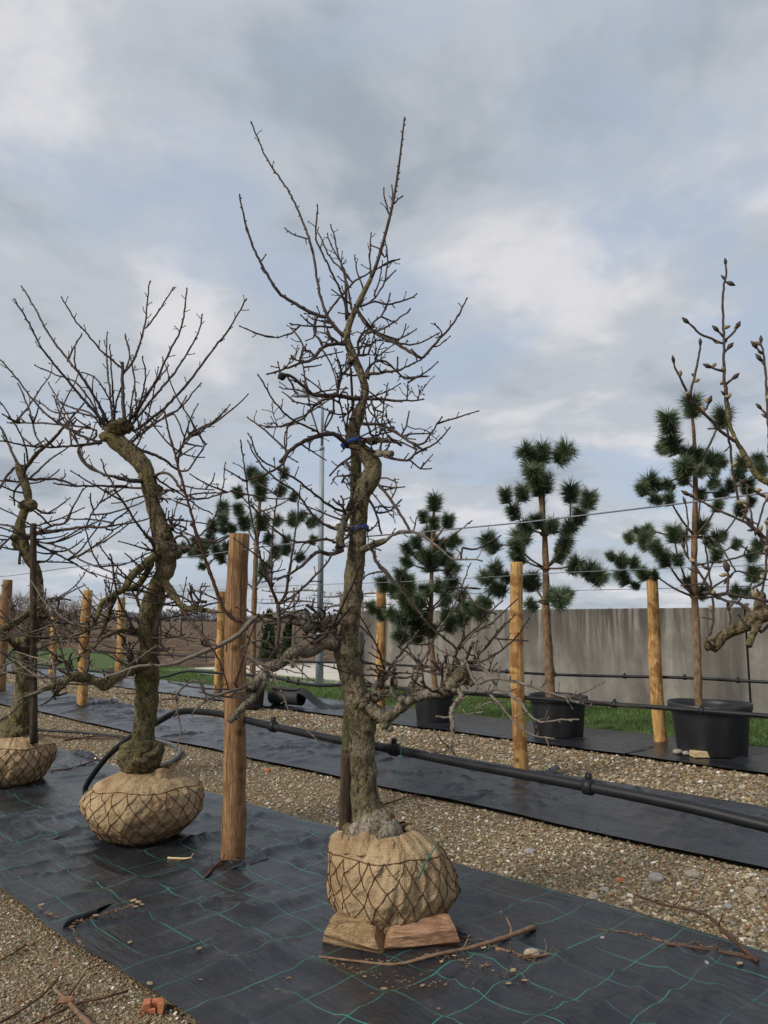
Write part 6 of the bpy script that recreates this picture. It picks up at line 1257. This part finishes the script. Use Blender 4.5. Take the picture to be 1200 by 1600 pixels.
for bx_, by_, sx_, sy_, hz_ in ((-0.026, 0.0, 0.030, 0.05, 0.030), (0.004, 0.018, 0.036, 0.026, 0.026), (0.030, -0.004, 0.026, 0.055, 0.032), (0.002, -0.024, 0.030, 0.012, 0.012)):
    mb.box((c.x + bx_, c.y + by_, -0.02 + hz_ / 2 - 0.002 * sx_), (sx_, sy_, hz_), 0, 0.25)
mb.v = [(x + 0.004 * rng.uniform(-1, 1), y + 0.004 * rng.uniform(-1, 1), z + 0.003 * rng.uniform(-1, 1)) for x, y, z in mb.v]
tag(mb.build('brick_fragment', M['brick'], None, Vector((c.x, c.y, -0.02)), smooth=False), 'orange horseshoe shaped brick fragment at the fabric edge', 'brick')
rocks = [(428 + 780 - 0, 0, 0)]
def rock(px, py, w, mat, label, zb=-0.03, group='larger loose stones'):
    q = G(px, py, zb); r = W(w, q) / 2; mb = MB(); mb.blob((q.x, q.y + r * 0.5, zb + r * 0.45), r, 0, 12, 8, 0.3, 2.2 / r * 0.25, (1.15, 0.95, 0.65)); mb.v = [(x, y, max(z, zb)) for x, y, z in mb.v]
    tag(mb.build('stone', mat, None, Vector((q.x, q.y + r * 0.5, zb)), smooth=False), label, 'stone', group)
for px, py, w, m_, zb, lab in [(930, 1407, 17, 'rock', -0.03, 'pale rounded stone at the edge of the near fabric'), (945, 1395, 15, 'rock_grey', -0.03, 'grey stone beside the pale one at the near fabric edge'), (1083, 1372, 20, 'rock', -0.03, 'pale lumpy stone in the gravel between strips'), (1026, 1378, 20, 'rock_grey', -0.03, 'dark grey slab stone half sunk in the gravel'), (1177, 1398, 18, 'rock', -0.03, 'round beige stone in the gravel near the thin stick'), (832, 1497, 20, 'rock', 0.012, 'knobbly pale stone on the fabric by the crumbly stick'), (1105, 1507, 8, 'rock_grey', 0.012, 'small grey pebble on the near fabric beside the leaf'), (782, 1428, 6, 'rock_grey', 0.012, 'tiny pebble on the fabric behind the fallen stick'), (942, 1467, 6, 'rock_grey', 0.012, 'tiny pebble between green grid lines on the fabric'), (1060, 1178, 14, 'rock', 0.012, 'pale stone at the foot of the widest pot'), (1074, 1180, 12, 'rock_grey', 0.012, 'grey stone beside the pale wood offcut'), (829, 1335, 14, 'rock_grey', -0.03, 'white flat stone in the middle gravel'), (452, 1255, 12, 'rock', -0.03, 'white chip of stone in the gravel by the stake'), (418, 1206, 9, 'brick', -0.03, 'small rust red stone in the gravel beside the stout post'), (1140, 1420, 12, 'rock_grey', -0.03, 'grey stone in gravel close to the thin stick'), (970, 1380, 14, 'brick', -0.03, 'rust coloured stone in the near gravel')]: rock(px, py, w, M[m_], lab, zb)
def leaf(px, py, w, label='curled dry leaf lying on the near black fabric', fabric=True):
    q = G(px, py, 0.015); z = (fab_z(q.x, q.y) if fabric else -0.01) + 0.004; L = W(w, q) * rng.uniform(0.8, 1.2); a0 = rng.uniform(0, 6.28); vv = []; n = 7
    for i in range(n):
        t = i / (n - 1); hw = 0.34 * L * math.sin(math.pi * min(0.97, max(0.03, t))) ** 0.8
        for k in (-1, 0, 1):
            x = (t - 0.5) * L; y = hw * k; vv.append((q.x + x * math.cos(a0) - y * math.sin(a0), q.y + x * math.sin(a0) + y * math.cos(a0), z + 0.15 * L * (2 * t - 1) ** 2 + 0.16 * L * k * k * math.sin(math.pi * t)))
    mb = MB(); mb.add(vv, [(i * 3 + k, (i + 1) * 3 + k, (i + 1) * 3 + k + 1, i * 3 + k + 1) for i in range(n - 1) for k in (0, 1)]); o = mb.build('dry_leaf', M['leaf'], None, Vector((q.x, q.y, z))); sm_ = o.modifiers.new('thick', 'SOLIDIFY'); sm_.thickness = 0.0012; tag(o, label, 'leaf', 'dry leaves on the near fabric')
for px, py, w in [(208, 1410, 12), (216, 1412, 11), (222, 1415, 9), (212, 1418, 9), (203, 1471, 9), (234, 1538, 12), (311, 1490, 9), (150, 1432, 10), (64, 1420, 10), (1156, 1506, 14), (756, 1489, 14), (710, 1502, 10), (802, 1530, 12), (820, 1535, 10), (795, 1545, 9), (600, 1550, 10), (570, 1530, 8), (660, 1552, 7), (690, 1520, 8)]: leaf(px, py, w)
# crumbs of bark and soil swept into lines on the near fabric
def litter(lines, n, label):
    cs, ss = [], []
    for pl, cnt, spread in lines:
        for _ in range(cnt):
            t = rng.random() * (len(pl) - 1); i = min(int(t), len(pl) - 2); f_ = t - i; x = pl[i][0] * (1 - f_) + pl[i + 1][0] * f_ + rng.gauss(0, spread); y = pl[i][1] * (1 - f_) + pl[i + 1][1] * f_ + rng.gauss(0, spread * 0.5); q = G(x, y, 0.014); cs.append((q.x, q.y, fab_z(q.x, q.y))); ss.append(rng.uniform(0.0008, 0.0042) if rng.random() < 0.9 else 0.006)
    cs = np.array(cs); ss = np.array(ss); n = len(ss); b = IV[None] * (1 + 0.3 * nr.standard_normal((n, 12, 1)).clip(-1.5, 1.5)) * ss[:, None, None] * np.stack([nr.uniform(0.8, 2.2, n), nr.uniform(0.6, 1.4, n), nr.uniform(0.3, 0.6, n)], 1)[:, None]
    v = (b + cs[:, None] + np.array([0, 0, 0.001])).reshape(-1, 3); f_ = (IF[None] + (np.arange(n) * 12)[:, None, None]).reshape(-1, 3)
    tag(link('bark_litter', np_mesh('bark_litter', v, f_, M['stick'], False)), label, 'litter', kind='stuff')
litter([([(108, 1452), (125, 1442), (150, 1431), (185, 1420), (212, 1413)], 130, 1.6), ([(112, 1457), (122, 1468), (131, 1478)], 60, 1.2), ([(50, 1412), (65, 1424), (88, 1433)], 60, 2), ([(935, 1450), (980, 1457), (1020, 1463), (1045, 1470), (1090, 1475), (1140, 1489), (1180, 1502)], 260, 1.6), ([(720, 1470), (760, 1480), (800, 1497), (850, 1510)], 150, 6), ([(680, 1500), (740, 1515), (820, 1535)], 110, 9), ([(520, 1505), (600, 1530), (700, 1545)], 90, 12), ([(300, 1490), (500, 1540), (900, 1560)], 90, 30), ([(560, 1500), (640, 1505), (700, 1500)], 70, 4)], 0, 'bark crumbs and soil specks scattered on the near fabric')
